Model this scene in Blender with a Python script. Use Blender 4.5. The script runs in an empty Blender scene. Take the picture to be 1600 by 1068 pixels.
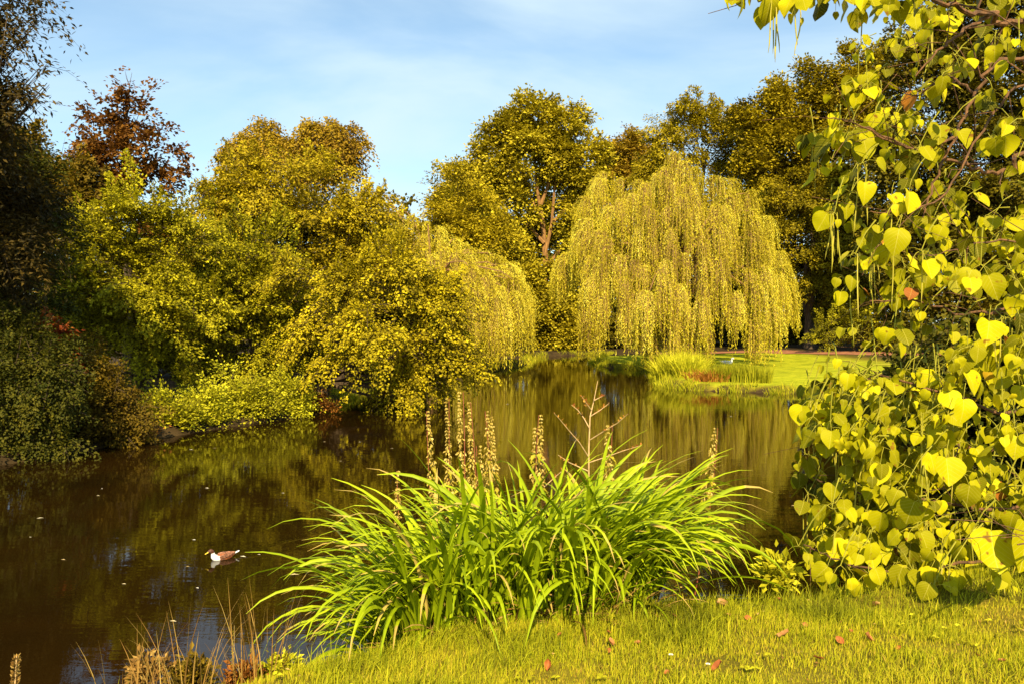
import bpy, math
import numpy as np
from mathutils import Vector, Matrix

# ------------------------------------------------------------------ camera, sky, sun, exposure
scene = bpy.context.scene
COL = scene.collection
CAM = np.array([0.0, 0.0, 3.0])
FPX = 1244.0                       # focal length in pixels of the 1600 px wide photograph
PITCH = math.radians(-1.33)
cam_d = bpy.data.cameras.new("camera")
cam = bpy.data.objects.new("camera", cam_d)
COL.objects.link(cam)
cam_d.sensor_width = 36.0
cam_d.lens = 36.0 * FPX / 1600.0
cam_d.clip_start = 0.05
cam_d.clip_end = 5000
cam.location = CAM
cam.rotation_euler = (math.radians(90) + PITCH, 0, 0)
scene.camera = cam

SUN_EL = math.radians(39)
SUN_AZ = math.radians(-3)          # behind the camera, this far to its left (negative: right)
TO_SUN = np.array([-math.sin(SUN_AZ) * math.cos(SUN_EL), -math.cos(SUN_AZ) * math.cos(SUN_EL), math.sin(SUN_EL)])
sun_d = bpy.data.lights.new("sun", 'SUN')
sun_d.energy = 5.0
sun_d.angle = math.radians(0.5)
sun_d.color = (1.0, 0.82, 0.52)
sun = bpy.data.objects.new("sun", sun_d)
COL.objects.link(sun)
sun.location = (-20, -30, 40)
sun.rotation_euler = Vector(-TO_SUN).to_track_quat('-Z', 'Y').to_euler()

world = bpy.data.worlds.new("World")
scene.world = world
world.use_nodes = True
wn = world.node_tree
wn.nodes.clear()
w_out = wn.nodes.new('ShaderNodeOutputWorld')
w_bg = wn.nodes.new('ShaderNodeBackground')
w_bg.inputs['Strength'].default_value = 0.080
w_sky = wn.nodes.new('ShaderNodeTexSky')
w_sky.sky_type = 'NISHITA'
w_sky.sun_disc = False
w_sky.sun_elevation = SUN_EL
w_sky.sun_rotation = math.atan2(TO_SUN[0], TO_SUN[1])
w_sky.air_density = 1.0
w_sky.dust_density = 0.6
w_sky.ozone_density = 1.6
# thin clouds: noise on the sky direction projected onto a flat layer
w_tc = wn.nodes.new('ShaderNodeTexCoord')
w_sep = wn.nodes.new('ShaderNodeSeparateXYZ')
wn.links.new(w_tc.outputs['Generated'], w_sep.inputs[0])
w_add = wn.nodes.new('ShaderNodeMath'); w_add.operation = 'ADD'; w_add.inputs[1].default_value = 0.22
wn.links.new(w_sep.outputs['Z'], w_add.inputs[0])
w_dx = wn.nodes.new('ShaderNodeMath'); w_dx.operation = 'DIVIDE'
w_dy = wn.nodes.new('ShaderNodeMath'); w_dy.operation = 'DIVIDE'
wn.links.new(w_sep.outputs['X'], w_dx.inputs[0]); wn.links.new(w_add.outputs[0], w_dx.inputs[1])
wn.links.new(w_sep.outputs['Y'], w_dy.inputs[0]); wn.links.new(w_add.outputs[0], w_dy.inputs[1])
w_cmb = wn.nodes.new('ShaderNodeCombineXYZ')
wn.links.new(w_dx.outputs[0], w_cmb.inputs[0]); wn.links.new(w_dy.outputs[0], w_cmb.inputs[1])
w_map = wn.nodes.new('ShaderNodeMapping')
w_map.inputs['Rotation'].default_value = (0, 0, math.radians(28))
w_map.inputs['Scale'].default_value = (1.0, 1.5, 1.0)
w_map.inputs['Location'].default_value = (0.55, 0.1, 0.0)
wn.links.new(w_cmb.outputs[0], w_map.inputs[0])
w_n = wn.nodes.new('ShaderNodeTexNoise')
w_n.inputs['Scale'].default_value = .95
w_n.inputs['Detail'].default_value = 6.0
w_n.inputs['Roughness'].default_value = 0.52
w_n.inputs['Distortion'].default_value = 0.5
wn.links.new(w_map.outputs[0], w_n.inputs['Vector'])
w_r = wn.nodes.new('ShaderNodeMapRange')
w_r.interpolation_type = 'SMOOTHSTEP'
w_r.inputs['From Min'].default_value = 0.33
w_r.inputs['From Max'].default_value = 0.70
w_r.inputs['To Min'].default_value = 0.16
w_r.inputs['To Max'].default_value = 0.85
wn.links.new(w_n.outputs['Fac'], w_r.inputs['Value'])
w_mix = wn.nodes.new('ShaderNodeMix'); w_mix.data_type = 'RGBA'
wn.links.new(w_r.outputs[0], w_mix.inputs['Factor'])
w_gain = wn.nodes.new('ShaderNodeMix'); w_gain.data_type = 'RGBA'; w_gain.blend_type = 'MULTIPLY'
w_gain.inputs['Factor'].default_value = 1.0
w_gain.inputs['B'].default_value = (1.1, 1.25, 1.2, 1)
wn.links.new(w_sky.outputs[0], w_gain.inputs['A'])
wn.links.new(w_gain.outputs['Result'], w_mix.inputs['A'])
w_mix.inputs['B'].default_value = (5.0, 6.2, 6.9, 1)
wn.links.new(w_mix.outputs['Result'], w_bg.inputs['Color'])
wn.links.new(w_bg.outputs[0], w_out.inputs[0])

vs = scene.view_settings
vs.view_transform = 'Standard'
vs.look = 'None'
vs.exposure = 1.0
vs.gamma = 1.0
scene.cycles.max_bounces = 6
scene.cycles.diffuse_bounces = 1
scene.cycles.glossy_bounces = 3
scene.cycles.transmission_bounces = 3
scene.cycles.transparent_max_bounces = 4
scene.cycles.sample_clamp_indirect = 4.0

RNG = np.random.default_rng(11)
CP, SP = math.cos(PITCH), math.sin(PITCH)

# ------------------------------------------------------------------ helpers
def ray(px, py):
    a = (px - 800.0) / FPX
    b = -(py - 534.0) / FPX
    return np.array([a, CP - b * SP, SP + b * CP])

def W(px, py, Y):
    d = ray(px, py)
    return CAM + d * (Y / d[1])

def nrm(v):
    return v / np.maximum(np.linalg.norm(v, axis=-1, keepdims=True), 1e-9)

class Acc:
    """collects vertices and faces, then links them as ONE mesh object"""
    def __init__(self):
        self.v = []; self.f = {3: [], 4: []}; self.m = {3: [], 4: []}; self.t = []; self.n = 0; self.uv = []
    def add(self, v, quads=None, tris=None, mat=0, tint=0.5, uv=None):
        v = np.asarray(v, float).reshape(-1, 3)
        for k, q in ((4, quads), (3, tris)):
            if q is not None and len(q):
                q = np.asarray(q, int).reshape(-1, k)
                self.f[k].append(q + self.n); self.m[k].append(np.full(len(q), mat, int))
        t = np.full(len(v), tint) if np.isscalar(tint) else np.asarray(tint, float)
        self.v.append(v); self.t.append(t)
        self.uv.append(np.zeros((len(v), 3)) if uv is None else np.asarray(uv, float).reshape(-1, 3))
        self.n += len(v)
    def tube(self, pts, rad, sides=6, mat=0, tint=0.5):
        pts = np.asarray(pts, float); n = len(pts)
        rad = np.broadcast_to(np.asarray(rad, float), (n,))
        tan = np.gradient(pts, axis=0); tan = nrm(tan)
        ref = np.array([0.31, 0.22, 0.93]) if abs(tan[0, 2]) < 0.8 else np.array([1.0, 0.1, 0.05])
        u = nrm(np.cross(tan, ref)); w = np.cross(tan, u)
        a = np.linspace(0, 2 * math.pi, sides, endpoint=False)
        ring = pts[:, None, :] + rad[:, None, None] * (np.cos(a)[None, :, None] * u[:, None, :] + np.sin(a)[None, :, None] * w[:, None, :])
        i = np.arange(n - 1)[:, None] * sides; j = np.arange(sides)[None, :]; k = (j + 1) % sides
        q = np.stack([i + j, i + k, i + sides + k, i + sides + j], -1).reshape(-1, 4)
        self.add(ring.reshape(-1, 3), quads=q, mat=mat, tint=tint)
        self.add(pts[-1:] + tan[-1:] * rad[-1] * .5, mat=mat, tint=tint)
        last = self.n - 1; base = last - n * sides
        jj = np.arange(sides)
        self.f[3].append(np.stack([base + (n - 1) * sides + jj, base + (n - 1) * sides + (jj + 1) % sides, np.full(sides, last)], -1)); self.m[3].append(np.full(sides, mat, int))
    def build(self, name, mats, parent=None, origin=None, smooth=False):
        v = np.concatenate(self.v)
        if origin is not None: v = v - np.asarray(origin)
        f3 = np.concatenate(self.f[3]) if self.f[3] else np.zeros((0, 3), int)
        f4 = np.concatenate(self.f[4]) if self.f[4] else np.zeros((0, 4), int)
        mi = np.concatenate(self.m[4] + self.m[3]) if (self.m[4] or self.m[3]) else np.zeros(0, int)
        me = bpy.data.meshes.new(name)
        me.vertices.add(len(v)); me.vertices.foreach_set('co', v.astype(np.float32).ravel())
        li = np.concatenate([f4.ravel(), f3.ravel()]).astype(np.int32)
        me.loops.add(len(li)); me.loops.foreach_set('vertex_index', li)
        tot = np.concatenate([np.full(len(f4), 4), np.full(len(f3), 3)]).astype(np.int32)
        me.polygons.add(len(tot))
        me.polygons.foreach_set('loop_start', (np.cumsum(tot) - tot).astype(np.int32))
        me.polygons.foreach_set('material_index', mi.astype(np.int32))
        me.polygons.foreach_set('use_smooth', np.full(len(tot), smooth))
        for m in (mats if isinstance(mats, (list, tuple)) else [mats]): me.materials.append(m)
        me.update(calc_edges=True)
        at = me.attributes.new('tint', 'FLOAT', 'POINT'); at.data.foreach_set('value', np.concatenate(self.t).astype(np.float32))
        uv = np.concatenate(self.uv)
        if np.any(uv):
            a2 = me.attributes.new('leafuv', 'FLOAT_VECTOR', 'POINT'); a2.data.foreach_set('vector', uv.astype(np.float32).ravel())
        o = bpy.data.objects.new(name, me); COL.objects.link(o)
        if parent is not None: o.parent = parent
        elif origin is not None: o.location = origin
        return o

def tag(o, label=None, cat=None, group=None, kind=None):
    if label: o['label'] = label
    if cat: o['category'] = cat
    if group: o['group'] = group
    if kind: o['kind'] = kind
    return o

def empty(name, loc, label, cat, group=None):
    o = bpy.data.objects.new(name, None); COL.objects.link(o)
    o.location = loc; o.empty_display_size = 0.3
    return tag(o, label, cat, group)

def rand_dirs(rng, n):
    return nrm(rng.normal(size=(n, 3)))

def wave_noise(p, scale, rng, k=7):
    out = np.zeros(len(p))
    for _ in range(k):
        d = nrm(rng.normal(size=3)); f = 2 * math.pi / (scale * rng.uniform(.6, 1.7))
        out += np.sin(p @ d * f + rng.uniform(0, 6.28))
    return out / math.sqrt(k / 2)

# ------------------------------------------------------------------ materials
def new_mat(name):
    m = bpy.data.materials.new(name); m.use_nodes = True
    nt = m.node_tree; nt.nodes.clear()
    out = nt.nodes.new('ShaderNodeOutputMaterial')
    return m, nt, out

def ramp(nt, cols, src):
    r = nt.nodes.new('ShaderNodeValToRGB')
    e = r.color_ramp.elements
    while len(e) < len(cols): e.new(0.5)
    for i, c in enumerate(cols):
        if len(c) == 4: e[i].position = c[3]
        else: e[i].position = i / (len(cols) - 1)
        e[i].color = (c[0], c[1], c[2], 1)
    nt.links.new(src, r.inputs[0])
    return r.outputs[0]

def leaf_mat(name, cols, transl=0.22, rough=0.6, spec=0.10, veins=False, tcol=(1.25, 1.3, .6)):
    m, nt, out = new_mat(name)
    a = nt.nodes.new('ShaderNodeAttribute'); a.attribute_name = 'tint'
    c = ramp(nt, cols, a.outputs['Fac'])
    if veins:
        b = nt.nodes.new('ShaderNodeAttribute'); b.attribute_name = 'leafuv'
        s = nt.nodes.new('ShaderNodeSeparateXYZ'); nt.links.new(b.outputs['Vector'], s.inputs[0])
        def M(op, x, y=None, clamp=False):
            n = nt.nodes.new('ShaderNodeMath'); n.operation = op; n.use_clamp = clamp
            for i, q in enumerate((x, y)):
                if q is None: continue
                if isinstance(q, (int, float)): n.inputs[i].default_value = q
                else: nt.links.new(q, n.inputs[i])
            return n.outputs[0]
        au = M('ABSOLUTE', s.outputs['X'])
        mid = M('SUBTRACT', 1.0, M('MULTIPLY', au, 60.0), True)
        ph = M('FRACT', M('MULTIPLY', M('SUBTRACT', s.outputs['Y'], M('MULTIPLY', au, 0.75)), 6.5))
        sv = M('SUBTRACT', 1.0, M('MULTIPLY', M('ABSOLUTE', M('SUBTRACT', ph, 0.5)), 14.0), True)
        vein = M('MAXIMUM', mid, M('MULTIPLY', sv, 0.55))
        mx = nt.nodes.new('ShaderNodeMix'); mx.data_type = 'RGBA'
        nt.links.new(M('MULTIPLY', vein, 0.7), mx.inputs['Factor'])
        nt.links.new(c, mx.inputs['A']); mx.inputs['B'].default_value = (0.60, 0.52, 0.10, 1)
        c = mx.outputs['Result']
        # small brown blemishes
        tc = nt.nodes.new('ShaderNodeTexCoord'); nz = nt.nodes.new('ShaderNodeTexNoise'); nz.inputs['Scale'].default_value = 16
        nt.links.new(tc.outputs['Object'], nz.inputs['Vector'])
        mr = nt.nodes.new('ShaderNodeMapRange'); mr.inputs['From Min'].default_value = .66; mr.inputs['From Max'].default_value = .74
        nt.links.new(nz.outputs['Fac'], mr.inputs['Value'])
        mx2 = nt.nodes.new('ShaderNodeMix'); mx2.data_type = 'RGBA'
        nt.links.new(mr.outputs[0], mx2.inputs['Factor']); nt.links.new(c, mx2.inputs['A']); mx2.inputs['B'].default_value = (.22, .11, .012, 1)
        c = mx2.outputs['Result']
    p = nt.nodes.new('ShaderNodeBsdfPrincipled')
    nt.links.new(c, p.inputs['Base Color'])
    p.inputs['Roughness'].default_value = rough
    p.inputs['Specular IOR Level'].default_value = spec
    t = nt.nodes.new('ShaderNodeBsdfTranslucent')
    tm = nt.nodes.new('ShaderNodeMix'); tm.data_type = 'RGBA'; tm.blend_type = 'MULTIPLY'; tm.inputs['Factor'].default_value = 1
    nt.links.new(c, tm.inputs['A']); tm.inputs['B'].default_value = (*tcol, 1)
    nt.links.new(tm.outputs['Result'], t.inputs['Color'])
    mix = nt.nodes.new('ShaderNodeMixShader'); mix.inputs[0].default_value = transl
    nt.links.new(p.outputs[0], mix.inputs[1]); nt.links.new(t.outputs[0], mix.inputs[2])
    nt.links.new(mix.outputs[0], out.inputs[0])
    return m

def bark_mat(name, c0, c1, scale=9.0, rough=.85):
    m, nt, out = new_mat(name)
    tc = nt.nodes.new('ShaderNodeTexCoord'); mp = nt.nodes.new('ShaderNodeMapping'); mp.inputs['Scale'].default_value = (1, 1, .22)
    nt.links.new(tc.outputs['Object'], mp.inputs[0])
    n = nt.nodes.new('ShaderNodeTexNoise'); n.inputs['Scale'].default_value = scale; n.inputs['Detail'].default_value = 6
    nt.links.new(mp.outputs[0], n.inputs['Vector'])
    c = ramp(nt, [(*c0, .3), (*c1, .7)], n.outputs['Fac'])
    p = nt.nodes.new('ShaderNodeBsdfPrincipled'); nt.links.new(c, p.inputs['Base Color']); p.inputs['Roughness'].default_value = rough
    b = nt.nodes.new('ShaderNodeBump'); b.inputs['Strength'].default_value = .6; b.inputs['Distance'].default_value = .03
    nt.links.new(n.outputs['Fac'], b.inputs['Height']); nt.links.new(b.outputs[0], p.inputs['Normal'])
    nt.links.new(p.outputs[0], out.inputs[0])
    return m

def plain_mat(name, col, rough=.6, spec=.3, var=.25, scale=30.0):
    m, nt, out = new_mat(name)
    tc = nt.nodes.new('ShaderNodeTexCoord'); n = nt.nodes.new('ShaderNodeTexNoise'); n.inputs['Scale'].default_value = scale
    nt.links.new(tc.outputs['Object'], n.inputs['Vector'])
    c = ramp(nt, [tuple(x * (1 - var) for x in col) + (.3,), tuple(min(1, x * (1 + var)) for x in col) + (.7,)], n.outputs['Fac'])
    p = nt.nodes.new('ShaderNodeBsdfPrincipled'); nt.links.new(c, p.inputs['Base Color'])
    p.inputs['Roughness'].default_value = rough; p.inputs['Specular IOR Level'].default_value = spec
    nt.links.new(p.outputs[0], out.inputs[0])
    return m

M_BARK = bark_mat('bark', (.035, .022, .010), (.11, .07, .03))
M_BARK_OAK = bark_mat('oak_bark', (.13, .065, .016), (.34, .17, .04), 6)
M_BARK_CAT = bark_mat('catalpa_bark', (.05, .024, .008), (.20, .09, .025), 26)
M_STEM = plain_mat('red_stem', (.25, .07, .03))
M_DRYSTEM = plain_mat('dry_stem', (.50, .33, .14))

# foliage colours: dark, mid, light (tint 0..1)
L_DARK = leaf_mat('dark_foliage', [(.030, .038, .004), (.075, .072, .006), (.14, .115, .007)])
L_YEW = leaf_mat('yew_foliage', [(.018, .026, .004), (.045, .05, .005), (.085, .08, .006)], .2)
L_ASH = leaf_mat('ash_foliage', [(.022, .018, .006), (.055, .038, .008), (.12, .075, .010)], .2)
L_COPPER = leaf_mat('copper_foliage', [(.05, .020, .006), (.14, .058, .009), (.30, .14, .018)], .3, tcol=(1.2, 1, .5))
L_MAPLE = leaf_mat('maple_foliage', [(.06, .035, .004), (.14, .095, .006), (.24, .15, .008)])
L_HORN = leaf_mat('hornbeam_foliage', [(.055, .052, .003), (.27, .24, .005), (.64, .56, .018)])
L_GOLD = leaf_mat('golden_foliage', [(.075, .055, .002), (.30, .225, .005), (.60, .47, .016)])
L_HAW = leaf_mat('hawthorn_foliage', [(.085, .065, .003), (.33, .26, .005), (.66, .53, .014)])
L_BIRCH = leaf_mat('birch_foliage', [(.16, .085, .006), (.30, .19, .010), (.44, .31, .016)])
L_WILLOW = leaf_mat('willow_foliage', [(.20, .145, .006), (.62, .51, .022), (.88, .80, .11)], .35)
L_OAK = leaf_mat('oak_foliage', [(.12, .092, .004), (.36, .285, .009), (.64, .53, .03)])
L_CHEST = leaf_mat('chestnut_foliage', [(.08, .066, .003), (.29, .225, .006), (.52, .41, .014)])
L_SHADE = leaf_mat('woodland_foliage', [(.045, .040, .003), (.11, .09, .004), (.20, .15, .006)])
L_WEED = leaf_mat('weed_foliage', [(.14, .12, .005), (.44, .41, .012), (.66, .62, .03)])
L_CAT = leaf_mat('catalpa_leaf', [(.05, .052, .002, 0), (.24, .225, .002, .35), (.52, .48, .003, .8), (.60, .50, .006, .93), (.45, .15, .02, .97), (.25, .08, .02, 1)], .26, .5, .05, True, (1.15, 1.05, .3))
L_POD = leaf_mat('catalpa_pod', [(.25, .24, .02), (.45, .40, .04), (.60, .50, .08)], .15)
L_CLUMP = leaf_mat('sword_leaf', [(.085, .125, .002, 0), (.25, .325, .004, .5), (.41, .48, .008, .9), (.55, .42, .08, .96), (.42, .26, .07, 1)], .22, .5, .14)
L_THATCH = leaf_mat('dry_thatch', [(.10, .05, .012), (.28, .15, .03), (.50, .34, .09)], .15)
L_GRASS = leaf_mat('grass_blade', [(.11, .115, .006), (.35, .36, .010), (.52, .45, .018), (.50, .32, .05)], .3)
L_RUST = leaf_mat('rusty_foliage', [(.16, .05, .01), (.36, .14, .02), (.5, .26, .04)], .2)
L_RED = leaf_mat('red_foliage', [(.10, .022, .005), (.24, .05, .008), (.34, .12, .012)], .3, tcol=(1.2, .8, .5))
L_NETTLE = leaf_mat('nettle_leaf', [(.16, .13, .01), (.42, .36, .02), (.62, .52, .06)], .35)
L_TASSEL = leaf_mat('seed_tassel', [(.26, .17, .03), (.50, .36, .06), (.72, .56, .17)], .2)
L_FALLEN = leaf_mat('fallen_leaf', [(.15, .04, .015), (.36, .11, .03), (.58, .33, .13)], .1)

# ------------------------------------------------------------------ pond outline and terrain
def onwater(px, py):
    d = ray(px, py); return (CAM + d * (-CAM[2] / d[2]))[:2]
POND = [onwater(*p) for p in [(0, 728), (110, 708), (220, 690), (350, 668), (490, 648), (540, 634)]]
POND += [np.array(p) for p in [(-6.4, 31.0), (-6.2, 38), (-4.2, 46)]]
POND += [onwater(*p) for p in [(735, 579), (800, 574), (826, 569), (838, 559), (860, 556), (918, 554), (948, 556), (925, 566), (945, 574), (1010, 577.5), (1022, 590), (1030, 602), (1065, 609), (1130, 611.5), (1240, 615)]]
POND += [np.array(p) for p in [(14.5, 33.0), (15.5, 30), (14, 25), (10.8, 18), (7.6, 12.2), (5.2, 9.2), (4.2, 7.9), (3.0, 6.75), (1.9, 6.35), (.6, 6.1), (-.9, 5.55), (-2.0, 4.75), (-3.4, 4.1), (-6, 3.5), (-9.5, 3.3), (-14, 6), (-15.2, 10), (-13.4, 14.5)]]
POND = np.array(POND)

def pond_sd(x, y):
    """signed distance to the shore, positive on land"""
    p = np.stack([np.asarray(x, float).ravel(), np.asarray(y, float).ravel()], -1)
    a = POND; b = np.roll(POND, -1, 0)
    d = np.full(len(p), 1e9); inside = np.zeros(len(p), bool)
    for i in range(len(a)):
        e = b[i] - a[i]; w = p - a[i]
        t = np.clip((w @ e) / (e @ e), 0, 1)
        d = np.minimum(d, np.linalg.norm(w - t[:, None] * e, axis=1))
        c = (a[i, 1] > p[:, 1]) != (b[i, 1] > p[:, 1])
        with np.errstate(divide='ignore', invalid='ignore'):
            xx = a[i, 0] + (p[:, 1] - a[i, 1]) * e[0] / (e[1] if e[1] != 0 else 1e-9)
        inside ^= c & (p[:, 0] < xx)
    return np.where(inside, -d, d).reshape(np.shape(x))

def sstep(t):
    t = np.clip(t, 0, 1); return t * t * (3 - 2 * t)

_gw = [(np.array([math.cos(a), math.sin(a)]) * 2 * math.pi / l, ph) for a, l, ph in ((.3, 5.1, 1), (1.9, 3.3, 2.2), (2.7, 8.4, .4), (.9, 1.7, 5), (4.1, 1.1, 3))]
def ground_z(x, y):
    x = np.asarray(x, float); y = np.asarray(y, float)
    d = pond_sd(x, y)
    near = sstep((13.0 - y) / 5.0)                        # the photographer's bank is higher and steeper
    bump = sum(np.sin(k[0] * x + k[1] * y + ph) for k, ph in _gw) * .012
    zn = 1.27 * sstep(d / 1.35) + np.clip(d - 1.4, 0, 40) * .012
    zf = .30 * sstep(d / .5) + .55 * sstep(d / 22) + np.clip(d - 20, 0, 400) * .004
    z = near * zn + (1 - near) * zf + bump * sstep(d / .8)
    return np.where(d < 0, np.maximum(-1.1, d * .8 - .02), z)

def gz(x, y): return float(ground_z(np.array([x]), np.array([y]))[0])

def on_ground(px, py, y0=1.5, y1=120):
    d = ray(px, py); ys = np.geomspace(y0, y1, 900)
    P = CAM[None] + d[None] * (ys / d[1])[:, None]
    g = np.maximum(ground_z(P[:, 0], P[:, 1]), 0)
    i = np.argmax(P[:, 2] <= g) if np.any(P[:, 2] <= g) else len(ys) - 1
    return np.array([P[i, 0], P[i, 1], g[i]])

def axis(segs):
    out = []
    for a, b, s in segs: out.append(np.arange(a, b, s))
    return np.unique(np.concatenate(out + [np.array([segs[-1][1]])]))
gx = np.concatenate([-np.geomspace(2000, 47, 14), axis([(-46, -6, .8), (-6, 7, .14), (7, 46, .8)]), np.geomspace(47, 2000, 14)])
gy = np.concatenate([-np.geomspace(1500, 9, 12), axis([(-8, 1, .8), (1, 8, .14), (8, 100, .7)]), np.geomspace(102, 2500, 16)])
GX, GY = np.meshgrid(gx, gy)
GZ = ground_z(GX, GY)
SD = pond_sd(GX, GY)
acc = Acc()
nx, ny = len(gx), len(gy)
ii = (np.arange(ny - 1)[:, None] * nx + np.arange(nx - 1)[None]).ravel()
# tint: 0 woodland soil .. 1 mown grass (real ground cover, by place)
lawn_near = sstep((9 - GY) / 2) * sstep((SD - .75) / .4)
lawn_far = sstep((GX - 5.0) / 2) * sstep((GY - 30) / 3) * sstep((70 - GY) / 4) * sstep((SD - .3) / .5) * sstep((26 - GX) / 6)
acc.add(np.stack([GX, GY, GZ], -1).reshape(-1, 3), quads=np.stack([ii, ii + 1, ii + nx + 1, ii + nx], -1), tint=np.maximum(lawn_near * .5, lawn_far).ravel())

m_ground, nt, out = new_mat('ground')
a = nt.nodes.new('ShaderNodeAttribute'); a.attribute_name = 'tint'
geo = nt.nodes.new('ShaderNodeNewGeometry')
n1 = nt.nodes.new('ShaderNodeTexNoise'); n1.inputs['Scale'].default_value = 1.3; n1.inputs['Detail'].default_value = 8; n1.inputs['Roughness'].default_value = .7
nt.links.new(geo.outputs['Position'], n1.inputs['Vector'])
mpg = nt.nodes.new('ShaderNodeMapping'); mpg.inputs['Scale'].default_value = (.35, 1.2, 1)
nt.links.new(geo.outputs['Position'], mpg.inputs[0])
n2 = nt.nodes.new('ShaderNodeTexNoise'); n2.inputs['Scale'].default_value = 3.2; n2.inputs['Detail'].default_value = 10; n2.inputs['Roughness'].default_value = .75
nt.links.new(mpg.outputs[0], n2.inputs['Vector'])
soil = ramp(nt, [(.02, .013, .006, .3), (.07, .045, .016, .7)], n1.outputs['Fac'])
thatch = ramp(nt, [(.09, .075, .008, .35), (.24, .19, .014, .65)], n1.outputs['Fac'])
lawnc = ramp(nt, [(.11, .125, .004, .36), (.30, .32, .007, .5), (.48, .44, .02, .66)], n2.outputs['Fac'])
def mixc(f0, f1, A, B):
    mr = nt.nodes.new('ShaderNodeMapRange'); mr.inputs['From Min'].default_value = f0; mr.inputs['From Max'].default_value = f1
    nt.links.new(a.outputs['Fac'], mr.inputs['Value'])
    mx = nt.nodes.new('ShaderNodeMix'); mx.data_type = 'RGBA'
    nt.links.new(mr.outputs[0], mx.inputs['Factor']); nt.links.new(A, mx.inputs['A']); nt.links.new(B, mx.inputs['B'])
    return mx.outputs['Result']
c = mixc(.5, .9, mixc(.05, .5, soil, thatch), lawnc)
p = nt.nodes.new('ShaderNodeBsdfPrincipled'); nt.links.new(c, p.inputs['Base Color']); p.inputs['Roughness'].default_value = .95; p.inputs['Specular IOR Level'].default_value = .1
b = nt.nodes.new('ShaderNodeBump'); b.inputs['Strength'].default_value = .8; b.inputs['Distance'].default_value = .05
nt.links.new(n2.outputs['Fac'], b.inputs['Height']); nt.links.new(b.outputs[0], p.inputs['Normal'])
nt.links.new(p.outputs[0], out.inputs[0])
tag(acc.build('ground', m_ground, smooth=True), kind='structure')

# path on the far lawn
m_path, nt, out = new_mat('brick_red_path')
tc = nt.nodes.new('ShaderNodeTexCoord'); n1 = nt.nodes.new('ShaderNodeTexNoise'); n1.inputs['Scale'].default_value = 3; n1.inputs['Detail'].default_value = 8
nt.links.new(tc.outputs['Object'], n1.inputs['Vector'])
c = ramp(nt, [(.18, .065, .022, .3), (.36, .14, .05, .7)], n1.outputs['Fac'])
p = nt.nodes.new('ShaderNodeBsdfPrincipled'); nt.links.new(c, p.inputs['Base Color']); p.inputs['Roughness'].default_value = .9
nt.links.new(p.outputs[0], out.inputs[0])
acc = Acc()
ctrl = np.array([(12, 68.5), (18, 67.5), (21.5, 65.0), (24.5, 60.5), (29, 55.5), (36, 50), (48, 43)], float)
tt = np.linspace(0, len(ctrl) - 1, 90); px_ = np.interp(tt, range(len(ctrl)), ctrl[:, 0]); py_ = np.interp(tt, range(len(ctrl)), ctrl[:, 1])
ker = np.ones(9) / 9; px_ = np.convolve(np.pad(px_, 4, 'edge'), ker, 'valid'); py_ = np.convolve(np.pad(py_, 4, 'edge'), ker, 'valid')
tg = nrm(np.stack([np.gradient(px_), np.gradient(py_)], -1)); sd = np.stack([-tg[:, 1], tg[:, 0]], -1)
cols = []
for s in np.linspace(-2.6, 2.6, 13):
    q = np.stack([px_, py_], -1) + sd * s; cols.append(np.column_stack([q, ground_z(q[:, 0], q[:, 1]) + .035]))
V = np.stack(cols, 1); nR, nC = V.shape[:2]
i0 = (np.arange(nR - 1)[:, None] * nC + np.arange(nC - 1)[None]).ravel()
acc.add(V.reshape(-1, 3), quads=np.stack([i0, i0 + nC, i0 + nC + 1, i0 + 1], -1))
tag(acc.build('path', m_path), kind='structure')

# ------------------------------------------------------------------ water
DUCK = np.append(onwater(346, 872), 0.0)
HEAD = math.atan2(-0.62, -0.78)             # the duck's heading
m_water, nt, out = new_mat('pond_water')
geo = nt.nodes.new('ShaderNodeNewGeometry')
def MN(op, x, y=None):
    n = nt.nodes.new('ShaderNodeMath'); n.operation = op
    for i, q in enumerate((x, y)):
        if q is None: continue
        if isinstance(q, (int, float)): n.inputs[i].default_value = q
        else: nt.links.new(q, n.inputs[i])
    return n.outputs[0]
def wnoise(scale, sx, sy, rot, det=3):
    mp = nt.nodes.new('ShaderNodeMapping'); mp.inputs['Scale'].default_value = (sx, sy, 1); mp.inputs['Rotation'].default_value = (0, 0, rot)
    nt.links.new(geo.outputs['Position'], mp.inputs[0])
    n = nt.nodes.new('ShaderNodeTexNoise'); n.inputs['Scale'].default_value = scale; n.inputs['Detail'].default_value = det
    nt.links.new(mp.outputs[0], n.inputs['Vector']); return n.outputs['Fac']
h = MN('ADD', MN('MULTIPLY', wnoise(1.6, .55, 1.5, .15), .010), MN('MULTIPLY', wnoise(6.0, .5, 1.7, -.2), .0036))
h = MN('ADD', h, MN('MULTIPLY', wnoise(.35, 1, 1, .6, 2), .010))
sepw = nt.nodes.new('ShaderNodeSeparateXYZ'); nt.links.new(geo.outputs['Position'], sepw.inputs[0])
dx = MN('SUBTRACT', sepw.outputs['X'], float(DUCK[0])); dy = MN('SUBTRACT', sepw.outputs['Y'], float(DUCK[1]))
ch, sh = math.cos(HEAD), math.sin(HEAD)
back = MN('SUBTRACT', 0.0, MN('ADD', MN('MULTIPLY', dx, ch), MN('MULTIPLY', dy, sh)))
side = MN('ABSOLUTE', MN('SUBTRACT', MN('MULTIPLY', dy, ch), MN('MULTIPLY', dx, sh)))
off = MN('SUBTRACT', side, MN('ADD', MN('MULTIPLY', back, .20), .06))
g = MN('POWER', 2.718, MN('MULTIPLY', MN('MULTIPLY', off, off), -420.0))
fade = MN('MULTIPLY', MN('GREATER_THAN', back, -.05), MN('POWER', 2.718, MN('MULTIPLY', back, -1.3)))
h = MN('ADD', h, MN('MULTIPLY', MN('MULTIPLY', g, fade), .024))
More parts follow.
